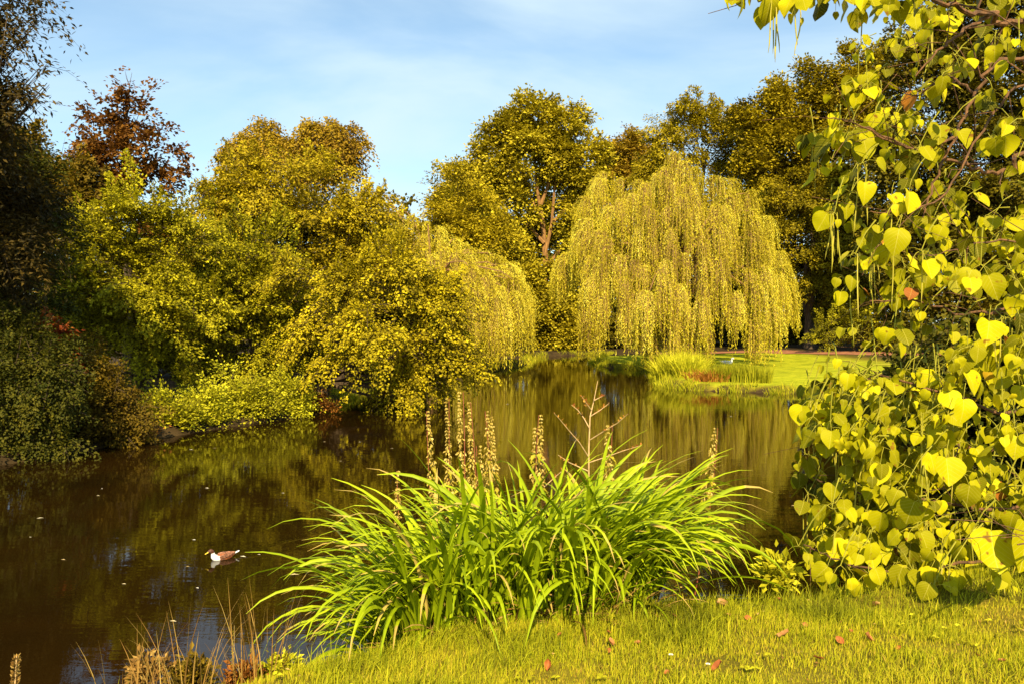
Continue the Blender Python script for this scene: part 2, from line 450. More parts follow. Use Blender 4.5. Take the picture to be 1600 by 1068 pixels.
bp = nt.nodes.new('ShaderNodeBump'); bp.inputs['Strength'].default_value = .23; bp.inputs['Distance'].default_value = 1.0
nt.links.new(h, bp.inputs['Height'])
n1 = wnoise(.5, 1, 1, 0, 4)
c = ramp(nt, [(.009, .0048, .0008, .3), (.018, .0085, .0012, .7)], n1)
p = nt.nodes.new('ShaderNodeBsdfPrincipled'); nt.links.new(c, p.inputs['Base Color'])
p.inputs['Roughness'].default_value = .008; p.inputs['IOR'].default_value = 1.33
p.inputs['Specular Tint'].default_value = (1, .93, .72, 1)
nt.links.new(bp.outputs[0], p.inputs['Normal']); nt.links.new(p.outputs[0], out.inputs[0])
acc = Acc()
cx, cy = POND.mean(0)
acc.add([(-17, 2.6, 0), (18, 2.6, 0), (18, 84, 0), (-17, 84, 0)], quads=[(0, 1, 2, 3)])
tag(acc.build('pond_water', m_water), kind='structure')

# ------------------------------------------------------------------ trees
def px_lobes(spec, Y, shrink=.86, depth=1.0, back=True):
    """crown lobes from measured positions: (px, py, radius px, depth offset in m)"""
    C, R = [], []
    for s in spec:
        off = s[3] if len(s) > 3 else 0.0
        y = Y + off
        C.append(W(s[0], s[1], y)); r = s[2] * y / FPX * shrink
        R.append((r, r * depth, r))
    return np.array(C), np.array(R)

def sample_lobes(C, R, n, rng, front=.68, rmin=.55, gap=0.0, gscale=1.5, nc=None, ea=.50, es=.42, ez=.20, rough=.22, fill=.12):
    """twig bases grouped in boughs: flattened clumps standing off the lobes, with hollows between them"""
    wgt = R[:, 0] * R[:, 2]; wgt = wgt / wgt.sum()
    if nc is None: nc = int(9 * len(C))
    m = nc * 6
    k = rng.choice(len(C), m, p=wgt); u = rand_dirs(rng, m)
    fl = rng.random(m) < front
    u[:, 1] = np.where(fl, -np.abs(u[:, 1]), u[:, 1])
    rr = .80 + rough * rng.normal(size=m)
    p = C[k] + R[k] * u * np.clip(rr, .35, 1.2)[:, None]
    keep = np.ones(m, bool)
    for j in range(len(C)):
        q = np.linalg.norm((p - C[j]) / R[j], axis=1)
        keep &= ~((q < .62) & (k != j) & (rng.random(m) < .85))
    sel = np.nonzero(keep)[0][:nc]
    p, u, k = p[sel], u[sel], k[sel]; nc = len(p)
    r = R[k, 0] * rng.uniform(.6, 1.25, nc)
    oh = nrm(u * np.array([1, 1, .35]) + rng.normal(size=(nc, 3)) * .25 + np.array([0, 0, .05]))
    sd = nrm(np.cross(oh, np.array([0, 0, 1.0]) + rng.normal(size=(nc, 3)) * .15)); up = np.cross(sd, oh)
    nf = int(n * fill); nn = n - nf
    w2 = r ** 2 / (r ** 2).sum()
    c = rng.choice(nc, nn, p=w2)
    d = rand_dirs(rng, nn); d *= (rng.random(nn) ** .45)[:, None]
    P = p[c] + r[c][:, None] * (d[:, :1] * ea * oh[c] + d[:, 1:2] * es * sd[c] + d[:, 2:] * ez * up[c])
    U = nrm(oh[c] * .9 + (d[:, :1] * oh[c] + d[:, 1:2] * sd[c] + d[:, 2:] * up[c] * .5))
    kk = rng.choice(len(C), nf, p=wgt); uu = rand_dirs(rng, nf)
    P = np.concatenate([P, C[kk] + R[kk] * uu * rng.uniform(.25, .72, (nf, 1))]); U = np.concatenate([U, uu])
    return P, U

def leaf_quads(acc, P, A, N, L, wr, tint, mat=0, fold=.18):
    """rhombic folded leaves: base P, axis A, normal N, length L, width ratio wr"""
    S = nrm(np.cross(A, N)); N = np.cross(S, A)
    L = np.broadcast_to(np.asarray(L, float), (len(P),))[:, None]
    mid = P + A * L * .45
    hw = L * wr * .5
    b0 = P; l = mid - S * hw + N * hw * fold * 2; t = P + A * L; r = mid + S * hw + N * hw * fold * 2
    V = np.stack([b0, l, t, r], 1).reshape(-1, 3)
    acc.add(V, quads=np.arange(len(P) * 4).reshape(-1, 4), mat=mat, tint=np.repeat(tint, 4))

def crown_twigs(acc, P, U, rng, tl=.6, nl=12, leaf=.1, wr=.6, up=.2, droop=.3, jit=.5, flat=.6, sunny=.35, tvar=.29, tbase=.5, tscale=2.0, spread=.35, lmul=1.28, stick=None, stick_r=.006):
    n = len(P); leaf = leaf * lmul
    D = nrm(U * 1.0 + np.array([0, 0, up]) + rng.normal(size=(n, 3)) * jit)
    Lg = tl * rng.uniform(.6, 1.35, n)
    t = np.linspace(.12, 1, nl)[None, :] + rng.uniform(-.05, .05, (n, nl))
    dn = np.array([0, 0, -1.0])
    pos = P[:, None] + D[:, None] * (t * Lg[:, None])[..., None] + dn * (droop * t ** 2 * Lg[:, None])[..., None]
    tan = nrm(D[:, None] + dn * (2 * droop * t)[..., None])
    side = nrm(np.cross(D, np.array([0, 0, 1.0])) + rng.normal(size=(n, 3)) * .25)
    sg = np.where(np.arange(nl) % 2 == 0, 1.0, -1.0)[None, :, None]
    pos = pos + side[:, None] * sg * (leaf * spread) * rng.uniform(.2, 1.6, (n, nl, 1)) + rng.normal(size=(n, nl, 3)) * leaf * .35
    A = nrm(tan * .7 + side[:, None] * sg * .8 + rng.normal(size=(n, nl, 3)) * .35)
    upn = nrm(np.cross(side, D)); upn *= np.sign(upn[:, 2:3] + 1e-6)
    N = nrm(upn[:, None] * flat + TO_SUN * sunny + rng.normal(size=(n, nl, 3)) * .42)
    clump = wave_noise(P, tscale, rng) * .5
    tint = np.clip(tbase + tvar * (clump[:, None] * .8 + rng.normal(size=(n, nl)) * .75), 0.01, .99)
    LL = leaf * rng.uniform(.65, 1.25, (n, nl))
    leaf_quads(acc, pos.reshape(-1, 3), A.reshape(-1, 3), N.reshape(-1, 3), LL.ravel(), wr, tint.ravel())
    if stick is not None:
        k = rng.random(n) < .5
        p0 = P[k]; p1 = p0 + D[k] * (.55 * Lg[k])[:, None] + dn * (droop * .3 * Lg[k])[:, None]; p2 = p0 + D[k] * Lg[k][:, None] + dn * (droop * Lg[k])[:, None]
        s = nrm(np.cross(D[k], np.array([0, .6, .8]))) * stick_r
        V = np.stack([p0 - s, p0 + s, p1 + s * .8, p1 - s * .8, p2 + s * .3, p2 - s * .3], 1).reshape(-1, 3)
        b = np.arange(k.sum())[:, None] * 6
        stick.add(V, quads=np.concatenate([b + np.array([[0, 1, 2, 3]]), b + np.array([[3, 2, 4, 5]])]))

def crown_sprays(acc, C, R, rng, n, L=1.6, nl=70, leaf=.12, wr=.7, width=.28, thick=.045, droop=.35, front=.7, rough=.22, shoots=.15, sunny=.5, tbase=.5, tvar=.24, tscale=1.5, stick=None, up=.05, below=.3, hollow=-.25):
    """long flat leafy boughs, one above the other, with hollows between; shoots stand upright on the crown's top"""
    nl = int(nl * 1.65)
    wgt = R[:, 0] * R[:, 2]; wgt = wgt / wgt.sum()
    m = n * 9; k = rng.choice(len(C), m, p=wgt); u = rand_dirs(rng, m)
    fl = rng.random(m) < front; u[:, 1] = np.where(fl, -np.abs(u[:, 1]), u[:, 1])
    p = C[k] + R[k] * u * np.clip(.78 + rough * rng.normal(size=m), .3, 1.2)[:, None]
    keep = np.ones(m, bool)
    for j in range(len(C)):
        q = np.linalg.norm((p - C[j]) / R[j], axis=1); keep &= ~((q < .6) & (k != j) & (rng.random(m) < .85))
    keep &= ~((u[:, 2] < -.3) & (rng.random(m) > below))
    keep &= wave_noise(p * np.array([.8, .8, 1.5]), L * 1.25, rng) > hollow
    sel = np.nonzero(keep)[0][:n]; p, u, k = p[sel], u[sel], k[sel]; n = len(p)
    cen = (C * wgt[:, None]).sum(0)
    ou = nrm((p - cen) * np.array([1, 1, .25])); oh = nrm(u * np.array([1, 1, .25]) * .8 + ou * .8 + rng.normal(size=(n, 3)) * .38 + np.array([0, 0, up]))
    sh = (u[:, 2] > .15) & (rng.random(n) < shoots * 3)
    oh[sh] = nrm(oh[sh] * .35 + np.array([0, 0, 1.0]) + rng.normal(size=(sh.sum(), 3)) * .15)
    Ls = L * rng.uniform(.55, 1.3, n); Ls[sh] *= .8
    dr = np.where(sh, .02, droop * rng.uniform(.4, 1.4, n)); wd = np.where(sh, .5, 1.0) * width
    t = rng.random((n, nl)) ** .8
    dn = np.array([0, 0, -1.0])
    p0 = p - oh * (Ls * .45)[:, None]
    sd = nrm(np.cross(oh, np.array([0, 0, 1.0]) + rng.normal(size=(n, 3)) * .22)); un = np.cross(sd, oh); un *= np.sign(un[:, 2:] + 1e-6)
    # a few side twigs per bough
    tw = np.sign(rng.random((n, nl)) - .5) * rng.random((n, nl)) ** .8 * (1.05 - t) ** .5 * wd[:, None] * Ls[:, None]
    pos = p0[:, None] + oh[:, None] * ((t + .25 * np.abs(tw) / Ls[:, None]) * Ls[:, None])[..., None] + dn * (dr[:, None] * t ** 2 * Ls[:, None])[..., None] + sd[:, None] * tw[..., None] + un[:, None] * (rng.normal(size=(n, nl)) * thick * (1 + 2 * (1 - t)))[..., None] + dn * (np.abs(tw) * .22)[..., None]
    tan = nrm(oh[:, None] + dn * (2 * dr[:, None] * t)[..., None])
    A = nrm(tan * .7 + sd[:, None] * np.sign(tw)[..., None] * .6 + dn * .25 + rng.normal(size=pos.shape) * .35)
    N = nrm(un[:, None] * .8 + TO_SUN * sunny + rng.normal(size=pos.shape) * .38)
    cl = wave_noise(p, tscale, rng) * .5
    tint = np.clip(tbase + tvar * (.5 * cl[:, None] + .45 * rng.normal(size=(n, 1)) + .7 * rng.normal(size=(n, nl))), .01, .99)
    LL = leaf * .76 * rng.uniform(.5, 1.3, (n, nl))
    leaf_quads(acc, pos.reshape(-1, 3), A.reshape(-1, 3), N.reshape(-1, 3), LL.ravel(), wr, tint.ravel())
    if stick is not None:
        q0 = p0; q1 = p0 + oh * (.5 * Ls)[:, None] + dn * (dr * .25 * Ls)[:, None]; q2 = p0 + oh * (.95 * Ls)[:, None] + dn * (dr * .9 * Ls)[:, None]
        w = un * .012
        V = np.stack([q0 - w, q0 + w, q1 + w * .7, q1 - w * .7, q2 + w * .2, q2 - w * .2], 1).reshape(-1, 3)
        b = np.arange(n)[:, None] * 6
        stick.add(V, quads=np.concatenate([b + np.array([[0, 1, 2, 3]]), b + np.array([[3, 2, 4, 5]])]))

def trunk_limbs(acc, base, C, R, rng, r0, lean=.0, top=.8, nlimb=None, kink=.15):
    base = np.asarray(base, float)
    cmean = C.mean(0); ztop = (C[:, 2] + R[:, 2] * .5).max()
    tip = np.array([cmean[0] * .5 + base[0] * .5, cmean[1] * .5 + base[1] * .5, base[2] + (ztop - base[2]) * top])
    tt = np.linspace(0, 1, 9)
    pts = base + (tip - base) * tt[:, None]
    h = np.linalg.norm(tip - base)
    pts[1:-1] += rng.normal(size=(7, 3)) * np.array([1, 1, .3]) * h * .012
    rad = r0 * (1 - .8 * tt); rad[0] *= 1.35
    pts[0, 2] -= .15
    acc.tube(pts, rad, 8)
    idx = range(len(C)) if nlimb is None else rng.choice(len(C), min(nlimb, len(C)), replace=False)
    for j in idx:
        zz = np.clip((C[j, 2] - np.linalg.norm(C[j, :2] - base[:2]) * .6 - base[2]) / (tip[2] - base[2]), .15, .9)
        s = np.array([np.interp(zz, tt, pts[:, q]) for q in range(3)])
        e = C[j] + R[j] * rng.normal(size=3) * .2
        m1 = s + (e - s) * .35 + np.array([0, 0, -.04]) * h * .3 + rng.normal(size=3) * kink * R[j, 0]
        m2 = s + (e - s) * .7 + rng.normal(size=3) * kink * R[j, 0]
        rr = np.interp(zz, tt, rad) * .55
        acc.tube([s, m1, m2, e], [rr, rr * .7, rr * .45, rr * .15], 6)
        for _ in range(3):
            e2 = C[j] + R[j] * rand_dirs(rng, 1)[0] * .8
            acc.tube([m2, (m2 + e2) / 2 + rng.normal(size=3) * kink * .5 * R[j, 0], e2], [rr * .35, rr * .22, rr * .06], 4)

def tree(name, label, cat, spec, Y, base_px, mat, n, group=None, bark=M_BARK, r0=.25, seed=1, shrink=.86, depth=1.0, gap=.3, gscale=1.6, front=.68, rmin=.55, base=None, nlimb=None, kind=None, top=.8, nc=None, ea=.5, es=.42, ez=.2, rough=.22, fill=.12, sprays=None, **kw):
    rng = np.random.default_rng(seed)
    C, R = px_lobes(spec, Y, shrink, depth)
    if base is None:
        b = W(base_px, 520, Y); base = np.array([b[0], b[1], max(gz(b[0], b[1]), 0.0)])
    root = empty(name, base, label, cat, group)
    tr = Acc(); trunk_limbs(tr, base, C, R, rng, r0, nlimb=nlimb, top=top)
    cr = Acc()
    if sprays:
        crown_sprays(cr, C, R, rng, n, stick=tr, front=front, rough=rough, **sprays)
    else:
        P, U = sample_lobes(C, R, n, rng, front, rmin, gap, gscale, nc, ea, es, ez, rough, fill)
        crown_twigs(cr, P, U, rng, stick=tr, **kw)
    ok = name not in SHRUBS
    tr.build('trunk' if ok else 'stems', bark, root, base)
    cr.build('crown' if ok else 'foliage', mat, root, base)
    return root
SHRUBS = {'shrub', 'bramble_bush', 'weed_clump', 'sapling'}

# --- far-left trees
tree('ash_tree', 'dark feathery-leaved tree reaching into the frame at its upper left edge', 'tree',
     [(-70, 60, 90), (-110, 190, 100), (-120, -60, 110), (-5, 150, 44), (35, 35, 46), (-10, -20, 60), (25, 110, 34), (-60, 330, 120, 2), (62, 105, 22), (48, 160, 22), (62, 22, 30), (30, 70, 36), (20, 130, 40), (75, 130, 10)], 15.5, -150, L_ASH, 5200, seed=3,
     base=np.array([-14.2, 16.8, .3]), r0=.13, gap=.55, gscale=.9, tl=.6, nl=13, leaf=.10, wr=.36, up=.0, droop=.5, tbase=.55, tscale=1.2, front=.5, fill=.03, nc=130, rough=.3)
tree('yew_tree', 'dense dark tree at the left edge standing in shade below the feathery branches', 'tree',
     [(0, 330, 110), (55, 285, 58), (-70, 250, 130), (85, 370, 50), (20, 430, 85), (-60, 470, 110), (40, 235, 40)], 21, -10, L_YEW, 7000, seed=4,
     r0=.3, gap=.2, gscale=1.1, tl=.5, nl=13, leaf=.09, wr=.5, up=.1, droop=.3, tbase=.6)
tree('copper_leaved_tree', 'red-brown leaved tree whose sparse pointed top stands against the sky', 'tree',
     [(205, 112, 13), (195, 135, 22), (180, 165, 30), (215, 170, 28), (160, 195, 30), (235, 190, 20), (200, 210, 38), (245, 225, 26), (150, 235, 28), (180, 250, 46), (230, 262, 46), (262, 258, 22), (140, 262, 30), (205, 300, 60)], 35, 205, L_COPPER, 860, seed=5, fill=.02, nc=70, rough=.3, ez=.25,
     r0=.22, gap=.55, gscale=1.1, shrink=.95, tl=.55, nl=12, leaf=.15, wr=.75, up=.25, droop=.2, tbase=.5, top=.93)
tree('maple_tree', 'olive-brown maple with a thin ragged outline between the dark tree and the red-brown top', 'tree',
     [(92, 235, 34), (125, 228, 24), (70, 290, 50), (128, 300, 42), (45, 250, 36), (110, 345, 50), (140, 260, 18), (60, 215, 24)], 29, 95, L_MAPLE, 170, seed=6, rough=.3,
     r0=.2, sprays=dict(L=1.4, nl=70, leaf=.19, wr=.85, shoots=.15, droop=.3, width=.3, thick=.08))
tree('hornbeam', 'broad yellow-green hornbeam with layered horizontal sprays above the weedy left bank', 'tree',
     [(215, 325, 62), (165, 365, 70), (270, 385, 66), (120, 425, 56), (220, 455, 92), (295, 490, 76), (160, 510, 76), (245, 550, 62), (300, 330, 40), (190, 575, 50), (110, 480, 40), (290, 570, 40)], 27, 215, L_HORN, 640, seed=7,
     r0=.2, sprays=dict(L=1.5, nl=75, leaf=.135, wr=.68, shoots=.18, droop=.3, width=.26))
tree('lime_tree', 'tall rounded olive-gold tree, the biggest crown on the left bank', 'tree',
     [(450, 290, 56), (398, 310, 66), (515, 296, 48), (350, 322, 42), (480, 335, 96), (380, 375, 86), (560, 335, 52), (578, 395, 66), (450, 425, 96), (325, 345, 44), (622, 425, 52), (610, 465, 60), (535, 450, 80)], 33, 460, L_GOLD, 680, seed=8,
     r0=.42, sprays=dict(L=1.9, nl=75, leaf=.175, wr=.7, shoots=.12, droop=.3, width=.3, thick=.07, tscale=2.5))
tree('hazel', 'yellow-green hazel with upright shoots between the hornbeam and the overhanging thorn', 'tree',
     [(400, 395, 66), (355, 455, 64), (430, 470, 76), (370, 530, 66), (455, 535, 58), (335, 585, 38), (410, 580, 46), (345, 390, 34)], 29, 395, L_HORN, 470, seed=9,
     r0=.16, sprays=dict(L=1.4, nl=70, leaf=.145, wr=.72, shoots=.25, droop=.25, width=.27, up=.15, tbase=.47))
tree('hawthorn', 'bright yellow hawthorn leaning out with its lowest branches over the water', 'tree',
     [(620, 425, 58), (535, 455, 48, -.5), (690, 470, 44), (585, 515, 58, -1), (672, 535, 48), (490, 490, 44), (705, 556, 32), (522, 560, 24, -1), (640, 596, 34), (598, 618, 20), (690, 598, 22), (728, 520, 20), (455, 445, 42), (740, 562, 12), (650, 560, 40, 1)], 27, 560, L_HAW, 680, seed=10,
     base=np.array([-6.9, 28.6, .35]), r0=.2, sprays=dict(L=1.5, nl=62, leaf=.125, wr=.8, shoots=.08, droop=.5, width=.22, tbase=.48, below=.8, tvar=.32))
tree('birch_tree', 'orange-tinged birch with drooping tips showing above the olive-gold crown', 'tree',
     [(405, 215, 26), (425, 232, 30), (500, 214, 26), (540, 218, 24), (560, 232, 15), (470, 245, 34), (385, 235, 24), (520, 245, 30), (415, 195, 14), (558, 205, 10)], 50, 470, L_BIRCH, 3000, seed=12,
     r0=.25, gap=.45, gscale=1.4, tl=1.1, nl=14, leaf=.15, wr=.6, up=.15, droop=1.1, jit=.4, flat=.3, sunny=.4)
tree('robinia', 'slender pale tree with a wispy top between the left willow and the oak', 'tree',
     [(708, 292, 32), (690, 330, 34), (742, 325, 38), (720, 370, 48), (684, 285, 13), (745, 285, 16), (760, 370, 40), (700, 410, 40)], 64, 715, L_GOLD, 3200, seed=13,
     r0=.25, gap=.5, gscale=1.8, tl=1.2, nl=12, leaf=.20, wr=.5, up=.25, droop=.25, tbase=.6)
# --- oak with the visible orange trunk
OAK = [(845, 225, 40, 1), (858, 290, 26, 4), (835, 330, 28, 5), (870, 350, 34, 5), (838, 188, 40), (800, 212, 36), (880, 198, 38), (905, 220, 30), (775, 262, 42), (822, 250, 46), (905, 265, 42), (935, 232, 20), (742, 300, 46), (718, 325, 36), (790, 322, 46), (905, 330, 42), (932, 300, 28), (770, 392, 50), (915, 390, 36), (800, 440, 50), (905, 450, 44), (738, 360, 46), (870, 250, 34, 3), (820, 380, 40, 3), (860, 470, 44), (890, 290, 34, 2), (690, 290, 22), (760, 230, 18)]
rng = np.random.default_rng(14)
C, R = px_lobes(OAK, 82, .88)
b_ = W(852, 540, 82); base = np.array([b_[0], b_[1], gz(b_[0], b_[1])])
root = empty('oak_tree', base, 'tall oak with a sunlit orange trunk forking above the far end of the pond', 'tree')
tr = Acc()
def pl(pts, Y): return [W(a, b2, Y) for a, b2 in pts]
tr.tube([base + np.array([0, 0, -.2])] + pl([(853, 500), (852, 440), (852, 400), (848, 350), (840, 300), (836, 250), (838, 200)], 82), [.5, .40, .34, .30, .24, .18, .11, .05], 9)
for limb in ([(851, 400), (862, 350), (866, 300), (875, 250), (885, 210)], [(848, 350), (825, 300), (812, 250), (802, 215)], [(852, 420), (880, 385), (900, 360), (915, 330)], [(852, 440), (820, 400), (780, 370), (745, 340)],
             [(850, 380), (818, 345), (790, 315), (775, 280)], [(845, 320), (860, 280), (858, 230), (848, 190)], [(862, 350), (890, 320), (910, 290), (925, 260)], [(853, 460), (890, 440), (905, 410)], [(852, 450), (810, 445), (780, 420)]):
    tr.tube(pl(limb, 81.6), np.linspace(.2, .05, len(limb)), 6)
cr = Acc()
P, U = sample_lobes(C, R, 13500, rng, .72, nc=330, ea=.36, es=.36, ez=.27, fill=.05)
crown_twigs(cr, P, U, rng, tl=1.1, nl=12, leaf=.25, wr=.75, up=.25, droop=.1, jit=.5, flat=.6, sunny=.45, tscale=3.5, spread=.6)
tr.build('trunk', M_BARK_OAK, root, base); cr.build('crown', L_OAK, root, base)

tree('shrub', 'low olive shrub along the far end of the pond beneath the oak', 'shrub',
     [(850, 512, 34), (885, 530, 26), (832, 536, 22), (868, 480, 28), (905, 515, 24), (860, 538, 24), (912, 540, 14)], 79.5, 866, L_OAK, 2600, seed=15,
     r0=.12, gap=.4, gscale=1.5, tl=.9, nl=12, leaf=.22, wr=.75, up=.2, droop=.2, tbase=.4, spread=.6)
tree('golden_tree', 'small hazy golden tree between the oak and the dark chestnut', 'tree',
     [(980, 246, 32), (1002, 240, 28), (958, 268, 34), (990, 290, 42), (955, 310, 36)], 98, 982, L_BIRCH, 2600, seed=16,
     r0=.3, gap=.35, gscale=2, tl=1.4, nl=12, leaf=.26, wr=.6, up=.2, droop=.2)
tree('chestnut_tree', 'dark olive broad tree rising behind the top of the big willow', 'tree',
     [(1082, 165, 22), (1075, 195, 40), (1040, 205, 28), (1110, 198, 34), (1058, 242, 46), (1130, 232, 42), (1090, 285, 56), (1150, 285, 48), (1180, 330, 56), (1152, 196, 22), (1035, 280, 42), (1120, 350, 60), (1060, 340, 60)], 80, 1095, L_CHEST, 520, seed=17,
     r0=.5, sprays=dict(L=3.0, nl=100, leaf=.32, wr=.7, shoots=.12, droop=.3, width=.34, thick=.16, tscale=3, hollow=-.7))
tree('elm_tree', 'lofty golden-olive tree with a billowing crown right of the dark chestnut', 'tree',
     [(1200, 172, 36), (1240, 160, 40), (1282, 142, 40), (1325, 130, 46), (1180, 218, 42), (1230, 228, 56), (1290, 220, 56), (1345, 200, 56), (1365, 122, 40), (1260, 290, 60), (1200, 280, 50)], 74, 1265, L_GOLD, 9500, seed=18,
     r0=.5, gap=.42, gscale=2.4, tl=1.2, nl=12, leaf=.25, wr=.6, up=.2, droop=.2, tscale=3, spread=.6, tbase=.42)
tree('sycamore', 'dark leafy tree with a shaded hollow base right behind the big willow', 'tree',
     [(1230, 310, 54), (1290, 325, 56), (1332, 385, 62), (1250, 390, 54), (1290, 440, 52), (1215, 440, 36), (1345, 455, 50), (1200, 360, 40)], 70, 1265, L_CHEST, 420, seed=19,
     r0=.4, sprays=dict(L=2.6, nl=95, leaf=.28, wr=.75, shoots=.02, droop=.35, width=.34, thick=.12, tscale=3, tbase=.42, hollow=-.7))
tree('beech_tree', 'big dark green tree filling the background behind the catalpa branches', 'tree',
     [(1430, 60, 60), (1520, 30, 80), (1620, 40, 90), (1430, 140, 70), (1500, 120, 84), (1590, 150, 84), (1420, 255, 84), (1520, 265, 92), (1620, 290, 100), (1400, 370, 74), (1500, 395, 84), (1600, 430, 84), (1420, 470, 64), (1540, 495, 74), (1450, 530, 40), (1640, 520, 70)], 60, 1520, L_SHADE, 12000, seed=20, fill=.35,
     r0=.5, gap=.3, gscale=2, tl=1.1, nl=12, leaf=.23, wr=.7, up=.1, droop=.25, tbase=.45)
tree('shrub', 'spreading green shrub beside the red path on the far lawn', 'shrub',
     [(1290, 512, 26), (1330, 502, 32), (1372, 512, 32), (1350, 524, 34), (1280, 528, 16), (1395, 528, 24)], 61, 1335, L_HORN, 110, seed=21,
     r0=.1, sprays=dict(L=1.8, nl=90, leaf=.2, wr=.6, shoots=.15, droop=.25, width=.28, tbase=.3))

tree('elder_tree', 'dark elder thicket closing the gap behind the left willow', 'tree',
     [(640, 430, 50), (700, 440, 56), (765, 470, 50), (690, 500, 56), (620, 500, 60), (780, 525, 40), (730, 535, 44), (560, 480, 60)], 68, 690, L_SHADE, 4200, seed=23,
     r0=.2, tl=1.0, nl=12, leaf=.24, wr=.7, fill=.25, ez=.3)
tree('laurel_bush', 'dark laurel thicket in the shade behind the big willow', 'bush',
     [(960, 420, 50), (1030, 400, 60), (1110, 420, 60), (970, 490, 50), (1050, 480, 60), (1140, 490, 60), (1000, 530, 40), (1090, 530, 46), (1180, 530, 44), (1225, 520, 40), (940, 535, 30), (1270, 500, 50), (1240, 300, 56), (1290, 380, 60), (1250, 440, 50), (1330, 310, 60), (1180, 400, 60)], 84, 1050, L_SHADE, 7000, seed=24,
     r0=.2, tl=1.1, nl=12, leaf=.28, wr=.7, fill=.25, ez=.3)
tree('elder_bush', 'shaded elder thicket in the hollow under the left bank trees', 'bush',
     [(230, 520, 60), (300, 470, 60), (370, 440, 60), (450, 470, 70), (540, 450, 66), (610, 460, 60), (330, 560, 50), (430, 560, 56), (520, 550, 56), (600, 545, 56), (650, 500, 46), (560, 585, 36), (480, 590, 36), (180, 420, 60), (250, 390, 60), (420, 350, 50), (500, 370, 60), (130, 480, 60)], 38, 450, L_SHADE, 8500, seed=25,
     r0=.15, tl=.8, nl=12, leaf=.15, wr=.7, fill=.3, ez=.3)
# --- the wood far behind, one mass
rng = np.random.default_rng(22)
spec = []
for x in range(-260, 1900, 60):
    for y in (360, 430, 500, 545):
        if x < 560 and y == 360: continue
        spec.append((x + rng.uniform(-20, 20), y + rng.uniform(-12, 12) + (30 if 560 < x < 1000 else 0), 48, rng.uniform(-6, 6)))
C, R = px_lobes(spec, 112, .9)
cr = Acc(); P, U = sample_lobes(C, R, 12000, rng, .9, fill=.3, ez=.35)
crown_twigs(cr, P, U, rng, tl=2.2, nl=11, leaf=.55, wr=.75, up=.1, droop=.2, tscale=5)
tag(cr.build('distant_wood', L_SHADE), 'dark wood closing the view far behind the pond', 'wood', kind='stuff')

